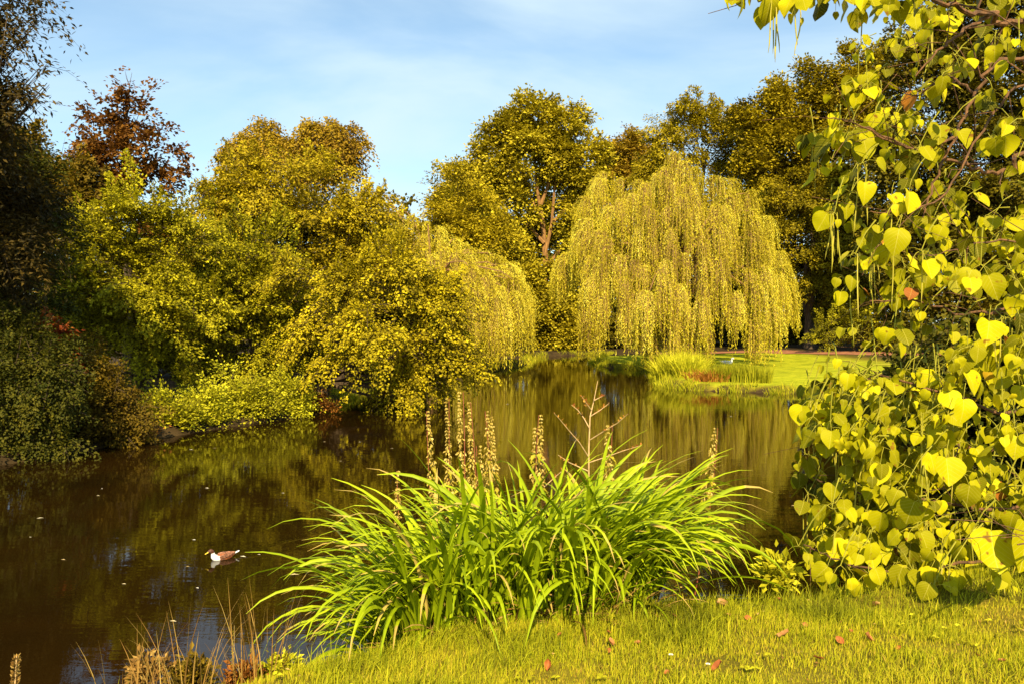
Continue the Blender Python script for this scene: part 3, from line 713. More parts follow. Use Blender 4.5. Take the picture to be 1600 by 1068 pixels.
# --- weeping willows
def willow(label, tufts, Y, base, seed, zmin, r0=.4, strands=24, lmin=1.6, lmax=3.6, dome=None, limbs=8):
    rng = np.random.default_rng(seed)
    root = empty('weeping_willow', base, label, 'tree')
    tr = Acc(); cr = Acc()
    T = np.array([np.append(W(t[0], t[1], Y + t[2]), t[3] if len(t) > 3 else 1.0) for t in tufts])
    top = np.array([base[0], base[1], base[2] + (T[:, 2].max() - base[2]) * .55])
    tt = np.linspace(0, 1, 6)
    tr.tube(base + (top - base) * tt[:, None] + rng.normal(size=(6, 3)) * .06 - np.array([0, 0, .15]) * (1 - tt[:, None]), r0 * (1 - .45 * tt), 8)
    for t in T[:: max(1, len(T) // 26)]:
        s = base + (top - base) * rng.uniform(.55, 1)
        m = (s + t[:3]) / 2 + np.array([0, 0, .8])
        tr.tube([s, m, t[:3] + (m - t[:3]) * .3 + np.array([0, 0, .25]), t[:3]], [r0 * .3, r0 * .18, r0 * .09, .02], 5)
    axis_xy = base[:2]
    for t in T:
        ns = int(strands * t[3]); c = t[:3]
        outd = c[:2] - axis_xy; outd = outd / (np.linalg.norm(outd) + 1e-6)
        a = rng.uniform(0, 6.28, ns); rr = rng.uniform(.05, .62, ns) ** .8 * (0.5 + .45 * t[3])
        d = np.stack([np.cos(a), np.sin(a)], -1) * rr[:, None] + outd * rng.uniform(.2, .7, ns)[:, None]
        L = rng.uniform(lmin, lmax, ns) * rng.uniform(.55, 1.1, ns)
        L *= .8 + .3 * t[3]
        if c[2] - zmin < 3.6: L = np.maximum(L, (c[2] - zmin) * rng.uniform(.45, 1.02, ns))
        L = np.minimum(L, np.maximum(c[2] - zmin - rng.uniform(0, .6, ns), .5))
        nl = 48
        s = np.linspace(0, 1, nl)[None, :]
        arch = 1 - np.exp(-s * 5)
        x = c[0] + d[:, :1] * arch + rng.normal(size=(ns, 1)) * .05 * s
        y = c[1] + d[:, 1:] * arch
        rise = rng.uniform(.05, .35, (ns, 1))
        z = c[2] + rise * np.sin(np.clip(s * 9, 0, math.pi)) - L[:, None] * s ** 1.12
        # strands sway a little
        ph = rng.uniform(0, 6.28, (ns, 1))
        x = x + .03 * np.sin(s * 7 + ph) * s; pos = np.stack([x, y, z], -1)
        tan = nrm(np.gradient(pos, axis=1))
        A = nrm(tan * .8 + rng.normal(size=pos.shape) * .42 + np.array([0, 0, -.25]))
        N = nrm(TO_SUN * .55 + rng.normal(size=pos.shape) * .6)
        tint = np.clip(.5 + .17 * rng.normal(size=(ns, 1)) + .13 * rng.normal(size=(ns, nl)) + rng.normal() * .12 - .12 * s ** 2, .02, .98) + 0 * z
        P = pos + rng.normal(size=pos.shape) * .022
        LL = rng.uniform(.10, .19, P.shape[:2]) * np.sqrt(np.clip(L[:, None] / 2.6, .4, 1.3))
        leaf_quads(cr, P.reshape(-1, 3), A.reshape(-1, 3), N.reshape(-1, 3), LL.ravel(), .27, tint.ravel())
        hw = nrm(np.stack([d[:, 1], -d[:, 0], np.zeros(ns)], -1))[:, None] * .008
        hw = np.where(np.abs(hw) < 1e-9, .004, hw)
        st = pos[:, ::6]; k = st.shape[1]
        V = np.stack([st - hw, st + hw], 2).reshape(ns, -1, 3)
        q = np.array([[2 * i, 2 * i + 1, 2 * i + 3, 2 * i + 2] for i in range(k - 1)])
        tr.add(V.reshape(-1, 3), quads=(np.arange(ns)[:, None, None] * (2 * k) + q[None]).reshape(-1, 4), tint=.5)
    tr.build('trunk', bark_mat('willow_bark', (.12, .06, .015), (.30, .16, .05)), root, base)
    cr.build('crown', L_WILLOW, root, base)

def willow_tufts(rng, outline, n, cx, halfw, dep, y_fall=0):
    """tufts over the rounded front of a crown; outline = (px, top py) of its upper edge"""
    xs = [o[0] for o in outline]; ys = [o[1] for o in outline]; bs = [o[2] for o in outline]
    out = []
    row = 0; py = min(ys) + 22
    step = math.sqrt((xs[-1] - xs[0]) * (np.mean(bs) - np.mean(ys)) / n)
    while py < max(bs):
        for x in np.arange(xs[0] + (row % 2) * step * .5, xs[-1], step):
            x2 = x + rng.normal() * step * .28; y2 = py + rng.normal() * step * .3
            if not (np.interp(x2, xs, ys) - 2 < y2 < np.interp(x2, xs, bs) + 8) or rng.random() < .2: continue
            f = (y2 - np.interp(x2, xs, ys)) / max(1, np.interp(x2, xs, bs) - np.interp(x2, xs, ys)); e = np.clip((x2 - cx) / halfw, -1, 1)
            out.append((x2, y2, -math.sqrt(1 - e * e) * dep * (.30 + .70 * min(1, f * 1.5)) + rng.normal() * .5, rng.uniform(.65, 1.2)))
            if rng.random() < .3: out.append((x2, y2, math.sqrt(1 - e * e) * dep * (.30 + .70 * min(1, f * 1.5)), .8))
        py += step * .95; row += 1
    # crest
    for x in np.linspace(xs[0], xs[-1], max(10, n // 7)):
        out.append((x, np.interp(x, xs, ys) + rng.uniform(-4, 4), rng.uniform(-1.5, 1.5), .8))
    return out
rng = np.random.default_rng(31)
Yw = 52.0
big = [(893, 400, 440), (905, 372, 470), (925, 300, 480), (945, 272, 490), (1000, 288, 500), (1030, 278, 505), (1052, 240, 505), (1072, 237, 505), (1090, 272, 500), (1130, 280, 490), (1165, 296, 490), (1180, 330, 480), (1205, 350, 480), (1222, 415, 470)]
bw = W(1065, 560, Yw); bz = gz(bw[0], bw[1])
willow('large weeping willow standing alone on the right bank lawn, strands hanging to the ground', willow_tufts(rng, big, 92, 1060, 178, 6.5), Yw,
       np.array([bw[0], bw[1], max(bz, .1)]), 32, .28, r0=.55, strands=64, lmin=1.5, lmax=3.1)
rng = np.random.default_rng(33)
lef = [(712, 376, 480), (735, 388, 490), (770, 402, 490), (800, 415, 480), (815, 445, 480)]
willow('weeping willow on the left bank trailing over the water, half hidden behind the hawthorn', willow_tufts(rng, lef, 22, 735, 95, 4.0) + [(596, 300, 0, .7), (612, 318, .5, .8), (630, 330, 0, .8), (648, 338, -.5, .8), (668, 348, 0, .8), (605, 335, 1, .7), (640, 360, .5, .7), (682, 356, -.5, .8), (664, 372, -1, .8), (690, 385, -1, .8), (676, 400, -1.5, .8)], 52,
       np.array([-5.2, 51.5, .3]), 34, .12, r0=.4, strands=52, lmin=1.8, lmax=4.2)

# ------------------------------------------------------------------ left bank undergrowth
def bush(name, label, cat, spec, Y, mat, n, seed, group=None, base_px=None, **kw):
    kw.setdefault('r0', .05); kw.setdefault('gap', .25); kw.setdefault('gscale', .6); kw.setdefault('tl', .35); kw.setdefault('nl', 11)
    return tree(name, label, cat, spec, Y, base_px if base_px is not None else spec[0][0], mat, n, group=group, seed=seed, **kw)
bush('bramble_bush', 'shaded dark bramble bush at the left edge of the far bank', 'bush', [(20, 560, 70), (-40, 520, 80), (60, 620, 50), (-20, 640, 70), (90, 580, 50), (15, 690, 30), (70, 680, 30), (-40, 700, 40), (-60, 640, 60), (40, 705, 18), (105, 690, 20), (8, 714, 16), (55, 712, 14), (-30, 716, 18)], 17.6, L_DARK, 700, 40, rough=.3, sprays=dict(L=.9, nl=60, leaf=.085, wr=.75, shoots=.3, droop=.35, width=.3, thick=.06, tbase=.45, below=.9, hollow=-2))
bush('bramble_bush', 'brownish bramble bush below the red-leaved sapling', 'bush', [(130, 610, 42), (170, 640, 40), (110, 660, 38), (200, 665, 24), (150, 685, 24), (90, 650, 40), (130, 695, 18), (185, 690, 18), (130, 560, 36), (175, 600, 34), (215, 640, 24), (110, 705, 12), (160, 702, 12)], 19.6, L_MAPLE, 460, 41, rough=.3, sprays=dict(L=.8, nl=55, leaf=.085, wr=.75, shoots=.3, droop=.4, width=.3, thick=.06, tbase=.42, below=.9, hollow=-2))
bush('sapling', 'small sapling with scarlet leaves among dark leaves at the left', 'sapling', [(92, 502, 11), (94, 520, 9), (112, 570, 10), (78, 500, 5)], 18.2, L_RED, 24, 42, leaf=.10, wr=.8, r0=.025, gap=.1, tbase=.5, flat=1.0, droop=.2)
for i, (spec, lab, mt) in enumerate([
    ([(250, 646, 20), (232, 664, 18), (280, 656, 18), (262, 630, 10), (215, 676, 10)], 'leafy weed clump at the dark left end of the sunny bank', L_WEED),
    ([(320, 636, 22), (350, 652, 16), (300, 656, 18), (334, 612, 10), (318, 600, 7)], 'tall bright weed clump in the middle of the sunny bank', L_WEED),
    ([(392, 626, 20), (375, 644, 16), (412, 642, 18), (362, 596, 9), (357, 580, 7)], 'bright weed clump under the hazel branches', L_WEED),
    ([(450, 620, 24), (435, 638, 18), (475, 635, 16), (455, 605, 16)], 'weed clump at the sunny tip of the left bank', L_WEED),
    ([(498, 632, 14), (515, 638, 9), (485, 642, 8)], 'rusty weed clump where the bank ends beside the hawthorn', L_RUST),
    ([(205, 680, 20), (190, 695, 12), (225, 685, 12), (160, 700, 14)], 'rusty dead grass clump hanging off the dark bank', L_RUST)]):
    bush('weed_clump', lab, 'weeds', spec, [22.0, 23.2, 24.4, 25.8, 26.8, 20.4][i], mt, [900, 900, 850, 800, 200, 350][i], 50 + i, group='weeds along the left bank', leaf=.075, wr=.55, up=[1.1, .5, .9, .3, .5, .2][i], droop=.15, r0=.02, shrink=.8, tl=[.6, .45, .7, .5, .4, .4][i], tbase=[.4, .55, .5, .62, .5, .5][i], tvar=.34, rough=.35, nc=26, fill=.1, jit=.35)
# dark bush added behind the catalpa on the right to block light
bush('bramble_bush', 'added dark bush on the right bank blocking the light behind the catalpa', 'bush', [(1480, 640, 130), (1400, 720, 80), (1560, 700, 140), (1650, 620, 150), (1450, 800, 70), (1560, 820, 90)], 12.5, L_DARK, 5200, 60, leaf=.08, wr=.75, base=np.array([8.6, 12.6, .6]), tbase=.4)

# ------------------------------------------------------------------ far bank grasses
def grass_clump(acc, c, rng, n, hmin, hmax, rad, lean, width, mat=0, tb=.5, tv=.18, segs=4):
    a = rng.uniform(0, 6.28, n); r = rad * np.sqrt(rng.random(n))
    bx = c[0] + np.cos(a) * r; by = c[1] + np.sin(a) * r
    bz = np.maximum(ground_z(bx, by), 0) - .02
    d = np.stack([np.cos(a), np.sin(a), np.zeros(n)], -1) * (r / rad)[:, None] * lean + np.append(rng.normal(size=(n, 2)) * lean * .45, np.zeros((n, 1)), 1)
    L = rng.uniform(hmin, hmax, n)
    s = np.linspace(0, 1, segs + 1)
    pos = np.stack([bx, by, bz], -1)[:, None] + d[:, None] * (L[:, None] * s ** 1.7)[..., None] + np.array([0, 0, 1.0]) * (L[:, None] * (s - .28 * np.linalg.norm(d, axis=1)[:, None] * s ** 2.4))[..., None]
    ang = rng.uniform(0, 6.28, n)
    sv = np.stack([np.cos(ang), np.sin(ang), np.zeros(n)], -1)[:, None] * (width * rng.uniform(.6, 1.3, n)[:, None] * (1 - s ** 2 * .95))[..., None] * .5
    V = np.stack([pos - sv, pos + sv], 2).reshape(n, -1, 3)
    q = np.array([[2 * i, 2 * i + 1, 2 * i + 3, 2 * i + 2] for i in range(segs)])
    tint = np.clip(tb + tv * rng.normal(size=n), .02, .98)
    acc.add(V.reshape(-1, 3), quads=(np.arange(n)[:, None, None] * (2 * segs + 2) + q[None]).reshape(-1, 4), mat=mat, tint=np.repeat(tint, 2 * segs + 2))

rng = np.random.default_rng(70)
L_REED = leaf_mat('reed_blade', [(.13, .14, .006), (.30, .29, .010), (.46, .42, .02)], .3)
for lab, pts, h, n, mt, tb, lean in (
    ('pale spiky grass tuft at the pond corner below the willow', [(1045, 600, 41), (1075, 600, 40), (1060, 590, 44)], (.9, 1.5), 420, L_WEED, .65, .55),
    ('rusty red grass tuft drooping to the water between two green tufts', [(1095, 607, 37.6), (1118, 608, 37.2)], (.35, .75), 170, L_RUST, .5, .75),
    ('upright green reed bed right of the rusty grass tuft', [(1130, 607, 37.5), (1155, 607, 37.2), (1180, 607, 36.8), (1145, 600, 39)], (.5, .9), 380, L_REED, .45, .22)):
    acc = Acc(); c0 = None
    for (x, y, Yd) in pts:
        c = W(x, y, Yd); c[2] = max(gz(c[0], c[1]), 0); c0 = c if c0 is None else c0
        grass_clump(acc, c, rng, n, h[0], h[1], .75, lean, .045, tb=tb)
    tag(acc.build('grass_tuft', mt, origin=c0), lab, 'grass tuft', 'grass tufts on the far shore')
# fringe of unmown grass along the far shore
acc = Acc(); rng = np.random.default_rng(71)
for i in range(len(POND)):
    a_, b_ = POND[i], POND[(i + 1) % len(POND)]
    if a_[1] < 23: continue
    L = np.linalg.norm(b_ - a_)
    for k in range(int(L / (.22 if a_[0] > 5 else .45))):
        q = a_ + (b_ - a_) * rng.random() ; nrmv = np.array([b_[1] - a_[1], -(b_[0] - a_[0])]) / L
        q = q + nrmv * rng.uniform(-.1, .5) * (1 if pond_sd(np.array([q[0] + nrmv[0]]), np.array([q[1] + nrmv[1]]))[0] > 0 else -1)
        grass_clump(acc, np.array([q[0], q[1], 0]), rng, 26, .12, .42 if q[1] > 30 else .2, .35, .6, .028, tb=.4, segs=3)
tag(acc.build('shore_grass', L_GRASS), 'short rough grass fringing the far shore', 'grass', kind='stuff')

# white goose resting in the grass
def loft(acc, spine, rx, rz, sides=12, mat=0, mats=None, tint=.5):
    spine = np.asarray(spine, float); n = len(spine)
    tan = nrm(np.gradient(spine, axis=0)); up = np.array([0, 0, 1.0])
    side = nrm(np.cross(tan, up) + np.array([1e-6, 1e-6, 0])); w = np.cross(side, tan)
    a = np.linspace(0, 2 * math.pi, sides, endpoint=False)
    V = spine[:, None] + np.asarray(rx)[:, None, None] * np.cos(a)[None, :, None] * side[:, None] + np.asarray(rz)[:, None, None] * np.sin(a)[None, :, None] * w[:, None]
    i = np.arange(n - 1)[:, None] * sides; j = np.arange(sides)[None]; k = (j + 1) % sides
    q = np.stack([i + j, i + k, i + sides + k, i + sides + j], -1).reshape(-1, 4)
    b = acc.n
    acc.add(V.reshape(-1, 3), quads=q, mat=mat, tint=tint)
    if mats is not None:
        acc.m[4][-1] = np.array([mats(r, (s + .5) / sides * 360) for r in range(n - 1) for s in range(sides)])
    for e, rr in ((0, 0), (n - 1, n - 1)):
        acc.add(spine[e:e + 1], mat=mat, tint=tint); c_ = acc.n - 1
        jj = np.arange(sides)
        f = np.stack([b + rr * sides + jj, b + rr * sides + (jj + 1) % sides, np.full(sides, c_)], -1)
        acc.f[3].append(f if e else f[:, ::-1]); acc.m[3].append(np.full(sides, mat, int))

M_WHITE = plain_mat('white_feather', (.80, .80, .76), .7, .2, .06)
M_BROWN = plain_mat('brown_feather', (.30, .095, .03), .7, .2, .8, 26)
M_HEADC = plain_mat('dark_head_feather', (.10, .04, .02), .55, .3, .5, 60)
M_GREY = plain_mat('grey_feather', (.22, .10, .055), .65, .2, .8, 30)
M_BILL = plain_mat('yellow_bill', (.75, .52, .03), .45, .4, .1)
M_BLACK = plain_mat('eye_black', (.01, .01, .01), .2, .5, .1)

def bird(name, label, cat, loc, head, sc, goose=False):
    root = empty(name, loc, label, cat)
    root.rotation_euler = (0, 0, head); root.scale = (sc, sc, sc)
    body = Acc()
    # spine from tail (x<0) over body, breast, neck to head; x forward
    sp = [(-.30, 0, .10), (-.25, 0, .085), (-.16, 0, .06), (-.05, 0, .045), (.06, 0, .045), (.13, 0, .065), (.165, 0, .105), (.175, 0, .15), (.18, 0, .185), (.195, 0, .215), (.225, 0, .228), (.255, 0, .222), (.275, 0, .215)]
    rx = [.012, .045, .085, .105, .10, .082, .058, .040, .034, .040, .044, .036, .018]
    rz = [.010, .030, .062, .080, .085, .075, .058, .042, .036, .042, .045, .036, .016]
    def mf(r, ang):
        if goose: return 0
        if r >= 8: return 2                               # head
        if r == 7: return 0                               # white collar
        if r >= 4: return 0 if (r >= 5 or not 50 < ang < 130) else 1
        if 10 < ang < 170: return 1
        return 1 if r < 3 else 3
    loft(body, sp, rx, rz, 14, mats=mf)
    body.build('body', [M_WHITE, M_BROWN, M_HEADC, M_GREY], root, smooth=True)
    bl = Acc(); loft(bl, [(.268, 0, .212), (.29, 0, .204), (.315, 0, .192), (.338, 0, .184), (.346, 0, .182)], [.016, .015, .016, .016, .006], [.016, .012, .008, .006, .003], 10)
    bl.build('bill', M_BILL, root, smooth=True)
    for s in (-1, 1):
        w = Acc(); loft(w, [(.07, s * .085, .085), (.02, s * .105, .092), (-.08, s * .098, .098), (-.18, s * .066, .108), (-.27, s * .03, .118), (-.30, s * .015, .122)], [.008, .018, .02, .016, .010, .003], [.02, .045, .05, .036, .016, .004], 10)
        w.build('wing', M_WHITE if goose else M_GREY, root, smooth=True)
        e = Acc(); loft(e, [(.234, s * .035, .236), (.24, s * .04, .237), (.246, s * .036, .236)], [.002, .006, .002], [.003, .007, .003], 8)
        e.build('eye', M_BLACK, root, smooth=True)
    t = Acc(); loft(t, [(-.27, 0, .10), (-.33, 0, .118), (-.375, 0, .135), (-.385, 0, .138)], [.03, .036, .028, .012], [.012, .009, .006, .002], 10)
    t.build('tail', M_WHITE, root, smooth=True)
    return root
gp = on_ground(1137, 568, 30, 80)
bird('goose', 'white goose lying in the grass behind the reeds, its neck stretched right', 'goose', gp + np.array([0, 0, .0]), .15, 1.55, True)
bird('duck', 'duck with white breast, yellow bill and brown back swimming on the pond', 'duck', DUCK + np.array([0, 0, -.016]), HEAD, .60)

# ------------------------------------------------------------------ near bank: clump of long sword leaves
def blades(acc, base, dirs, L, width, bend, rng, tint, segs=13, mat=0, twist=.5):
    """arching strap leaves with a folded midrib"""
    n = len(base); s = np.linspace(0, 1, segs + 1)
    th0 = dirs[:, 1]; az = dirs[:, 0]
    th = np.minimum(th0[:, None] + bend[:, None] * s ** 2.1, 2.75)
    st = L[:, None] / segs
    hx = np.cumsum(np.sin(th) * st, 1) - np.sin(th) * st; hz = np.cumsum(np.cos(th) * st, 1) - np.cos(th) * st
    h = np.stack([np.cos(az), np.sin(az), 0 * az], -1)
    pos = base[:, None] + h[:, None] * hx[..., None] + np.array([0, 0, 1.0]) * hz[..., None]
    side0 = np.stack([-np.sin(az), np.cos(az), 0 * az], -1)
    tan = h[:, None] * np.sin(th)[..., None] + np.array([0, 0, 1.0]) * np.cos(th)[..., None]
    nor = np.cross(tan, np.broadcast_to(side0[:, None], tan.shape))
    tw = rng.normal(size=n)[:, None] * twist * s
    side = side0[:, None] * np.cos(tw)[..., None] + nor * np.sin(tw)[..., None]
    nor = np.cross(tan, side)
    wp = np.clip((1.0 - s) / .30, 0.03, 1) ** .75 * (.72 + .28 * np.clip(s / .3, 0, 1))
    w = width[:, None] * wp * .5
    V = np.stack([pos - side * w[..., None] - nor * (w * .35)[..., None], pos, pos + side * w[..., None] - nor * (w * .35)[..., None]], 2)
    q = []
    for i in range(segs):
        for j in range(2): q.append([3 * i + j, 3 * i + j + 1, 3 * i + 3 + j + 1, 3 * i + 3 + j])
    q = np.array(q); k = 3 * (segs + 1)
    tb = np.minimum(tint[:, None] + .10 * (s - .4), .9)
    tb = np.where((rng.random(n) < .3)[:, None] & (s > rng.uniform(.8, .97, n)[:, None]), .985, tb)
    tb = np.where((rng.random(n) < .035)[:, None], .97, tb)
    acc.add(V.reshape(-1, 3), quads=(np.arange(n)[:, None, None] * k + q[None]).reshape(-1, 4), tint=np.repeat(np.clip(tb, .02, .98).reshape(-1), 3), mat=mat)

rng = np.random.default_rng(80)
cc = W(806, 950, 4.75); cc[2] = gz(cc[0], cc[1])
root = empty('sword_leaf_clump', cc, 'big clump of arching bright green sword-shaped leaves on the near bank', 'plant')
fo = Acc(); th = Acc()
fans = []
for i in range(170):
    x = rng.uniform(-.76, .80); yy = rng.uniform(-.22, .34)
    if abs(x) > .75: yy *= .6
    fans.append((cc[0] + x, 4.82 + .14 * x + yy))
for (x, y) in fans:
    n = rng.integers(5, 10)
    z = gz(x, y)
    rel = (x - cc[0]) / 1.05; rely = (y - 4.82 - .14 * (x - cc[0])) / .32
    out = math.atan2(rely * .45, rel * 1.25 + 1e-4)
    az = out + rng.normal(size=n) * (1.0 if abs(rel) > .35 else 1.7)
    lean = np.abs(rng.normal(size=n) * .20) + .05 + .20 * abs(rel)
    L = rng.uniform(.76, 1.46, n) * (1 - .10 * abs(rel))
    base = np.stack([x + rng.normal(size=n) * .025, y + rng.normal(size=n) * .02, np.full(n, z - .03)], -1)
    blades(fo, base, np.stack([az, lean], -1), L, rng.uniform(.019, .037, n), rng.uniform(.7, 2.6, n) + .6 * abs(rel), rng, np.clip(.58 + .17 * rng.normal(size=n), .05, .98))
    m = rng.integers(3, 6)
    azd = rng.uniform(0, 6.28, m)
    blades(th, np.stack([x + rng.normal(size=m) * .05, y + rng.normal(size=m) * .05, np.full(m, z)], -1), np.stack([azd, rng.uniform(.6, 1.3, m)], -1), rng.uniform(.2, .55, m), rng.uniform(.008, .018, m), rng.uniform(.5, 1.2, m), rng, rng.random(m), segs=6)
fo.build('leaf_blades', L_CLUMP, root, cc); th.build('dead_leaves', L_THATCH, root, cc)

# --- nettle stalks behind the clump
def nettle(top, px_base, Yd, label, seed, tassel=.36, bend=0.0):
    rng = np.random.default_rng(seed)
    t = W(top[0], top[1], Yd); bx = W(px_base, 800, Yd)[0]
    b = np.array([bx, Yd, gz(bx, Yd)])
    root = empty('nettle', b, label, 'nettle', 'seeding nettles behind the sword-leaf clump')
    H = t - b; s = np.linspace(0, 1, 9); pts = b + H * s[:, None]; pts[:, 0] += .03 * np.sin(s * 4 + seed) ; pts[0, 2] -= .05
    st = Acc(); st.tube(pts, .0065 * (1 - .65 * s), 5); st.build('stem', M_STEM, root, b)
    hl = np.linalg.norm(H)
    lv = Acc(); n = 13
    f = np.repeat(np.linspace(.42, 1 - tassel * .55, n), 2); az = rng.uniform(0, 6.28) + np.tile([0, math.pi], n) + np.repeat(np.arange(n) * 1.57, 2)
    P = b + H * f[:, None]; A = nrm(np.stack([np.cos(az), np.sin(az), rng.uniform(-1.3, -.2, 2 * n)], -1)); N = nrm(np.stack([np.cos(az) * .6, np.sin(az) * .6, np.ones(2 * n)], -1) + TO_SUN * .4)
    sz = rng.uniform(.07, .125, 2 * n) * (1.15 - .5 * f)
    leaf_quads(lv, P, A, N, sz, .48, np.clip(.5 + rng.normal(size=2 * n) * .22, 0, 1), fold=.3)
    leaf_quads(lv, P + A * sz[:, None] * .7, nrm(A + np.array([0, 0, -.9])), N, sz * .5, .5, np.clip(.5 + rng.normal(size=2 * n) * .22, 0, 1), fold=.3)
    lv.build('leaves', L_NETTLE, root, b)
    ta = Acc(); nn = int(tassel * hl / .022); f = 1 - tassel * np.linspace(0, 1, nn); P, A, S_ = [], [], []
    for ff in f:
        k = rng.integers(3, 8); gr = np.clip((1 - ff) / tassel, .05, 1) ** .6 * rng.uniform(.5, 1.2)
        for a_ in rng.uniform(0, 6.28, k):
            o_ = np.array([math.cos(a_), math.sin(a_), 0]); c_ = b + H * ff
            e_ = c_ + o_ * .022 * gr + np.array([0, 0, .004])
            for q in range(3):
                P.append(e_ + o_ * .007 * q * gr - np.array([0, 0, .011]) * q * gr); A.append(o_ * rng.uniform(.2, .9) + np.array([0, 0, -1.0]) + rng.normal(size=3) * .35); S_.append(rng.uniform(.014, .034) * (.5 + .6 * gr))
    P = np.array(P); A = nrm(np.array(A)); m = len(P)
    leaf_quads(ta, P, A, nrm(rng.normal(size=(m, 3)) + TO_SUN), np.array(S_), .5, np.clip(.5 + .3 * rng.normal(size=m), 0, 1))
    ta.build('seed_head', L_TASSEL, root, b)
for i, a_ in enumerate([
    ((668, 642), 708, 5.5, 'nettle stalk leaning left, first in front of the overhanging yellow branches', .30),
    ((697, 622), 722, 5.6, 'nettle stalk close beside the tallest one, on its left', .38),
    ((717, 612), 735, 5.5, 'tallest nettle stalk with pale curling tip', .40),
    ((733, 628), 752, 5.6, 'slim nettle stalk right of the tallest, with a separate tip tuft', .32),
    ((762, 642), 778, 5.5, 'nettle stalk with thin upright tip, left of a stouter leaning stalk', .28),
    ((768, 650), 796, 5.6, 'stout nettle stalk leaning left, right of the thin tipped one', .36),
    ((845, 648), 836, 5.6, 'nettle stalk on its own with a tuft bent to the right', .22),
    ((836, 668), 846, 5.7, 'short nettle stalk crossing the one with the bent tuft', .16),
    ((950, 664), 948, 5.6, 'nettle stalk just right of the bare reddish twigs', .2),
    ((1117, 668), 1078, 5.5, 'nettle stalk leaning right, alone above the right side of the clump', .30),
    ((622, 735), 612, 5.2, 'short bushy nettle tip alone left of the clump top', .45),
    ((751, 696), 756, 5.4, 'small low nettle tip behind the upright green blades', .2)]):
    nettle(a_[0], a_[1], a_[2], a_[3], 90 + i, a_[4])
# --- bare twig
b = np.append(W(918, 800, 5.4)[:2], 0); b[2] = gz(b[0], b[1])
acc = Acc(); rng = np.random.default_rng(85)
def tw(pts, r): acc.tube([W(x, y, 5.4 + dy) for x, y, dy in pts], np.linspace(r, r * .35, len(pts)), 5)
acc.tube([b, W(920, 760, 5.4), W(920, 700, 5.4), W(922, 650, 5.4), W(928, 625, 5.42), W(934, 594, 5.45)], [.007, .006, .0055, .0045, .003, .0015], 6)
TW = [[(919, 712, 0), (905, 690, -.05), (890, 673, -.1), (876, 656, -.15), (866, 645, -.2)], [(921, 668, 0), (912, 652, .05), (903, 640, .1), (893, 632, .12)], [(922, 650, 0), (938, 640, .1), (952, 629, .15)], [(921, 687, 0), (945, 672, -.1), (965, 660, -.15), (981, 646, -.2)],
      [(920, 722, 0), (950, 712, .1), (975, 703, .15), (1002, 695, .2)], [(924, 640, 0), (915, 628, -.05), (909, 618, -.08)], [(928, 625, 0), (936, 621, .05), (942, 618, .08)], [(919, 735, 0), (890, 722, .1), (872, 710, .15)], [(850, 760, 0), (870, 742, .1), (882, 732, .1)]]
for t_ in TW: tw(t_, .004)
lb = []
for t_ in TW:
    for k in range(14):
        f = rng.uniform(.25, 1) * (len(t_) - 1); i = min(int(f), len(t_) - 2); p0 = W(t_[i][0], t_[i][1], 5.4 + t_[i][2]); p1 = W(t_[i + 1][0], t_[i + 1][1], 5.4 + t_[i + 1][2]); lb.append(p0 + (p1 - p0) * (f - i))
root = empty('dead_sapling', b, 'bare branching reddish sapling with dry buds rising behind the clump', 'sapling')
acc.build('stem', M_DRYSTEM, root, b)
lb = np.array(lb); ac2 = Acc(); leaf_quads(ac2, lb, nrm(rng.normal(size=lb.shape) + np.array([0, 0, .6])), rand_dirs(rng, len(lb)), rng.uniform(.012, .03, len(lb)), .5, rng.random(len(lb)))
ac2.build('buds', L_RUST, root, b)

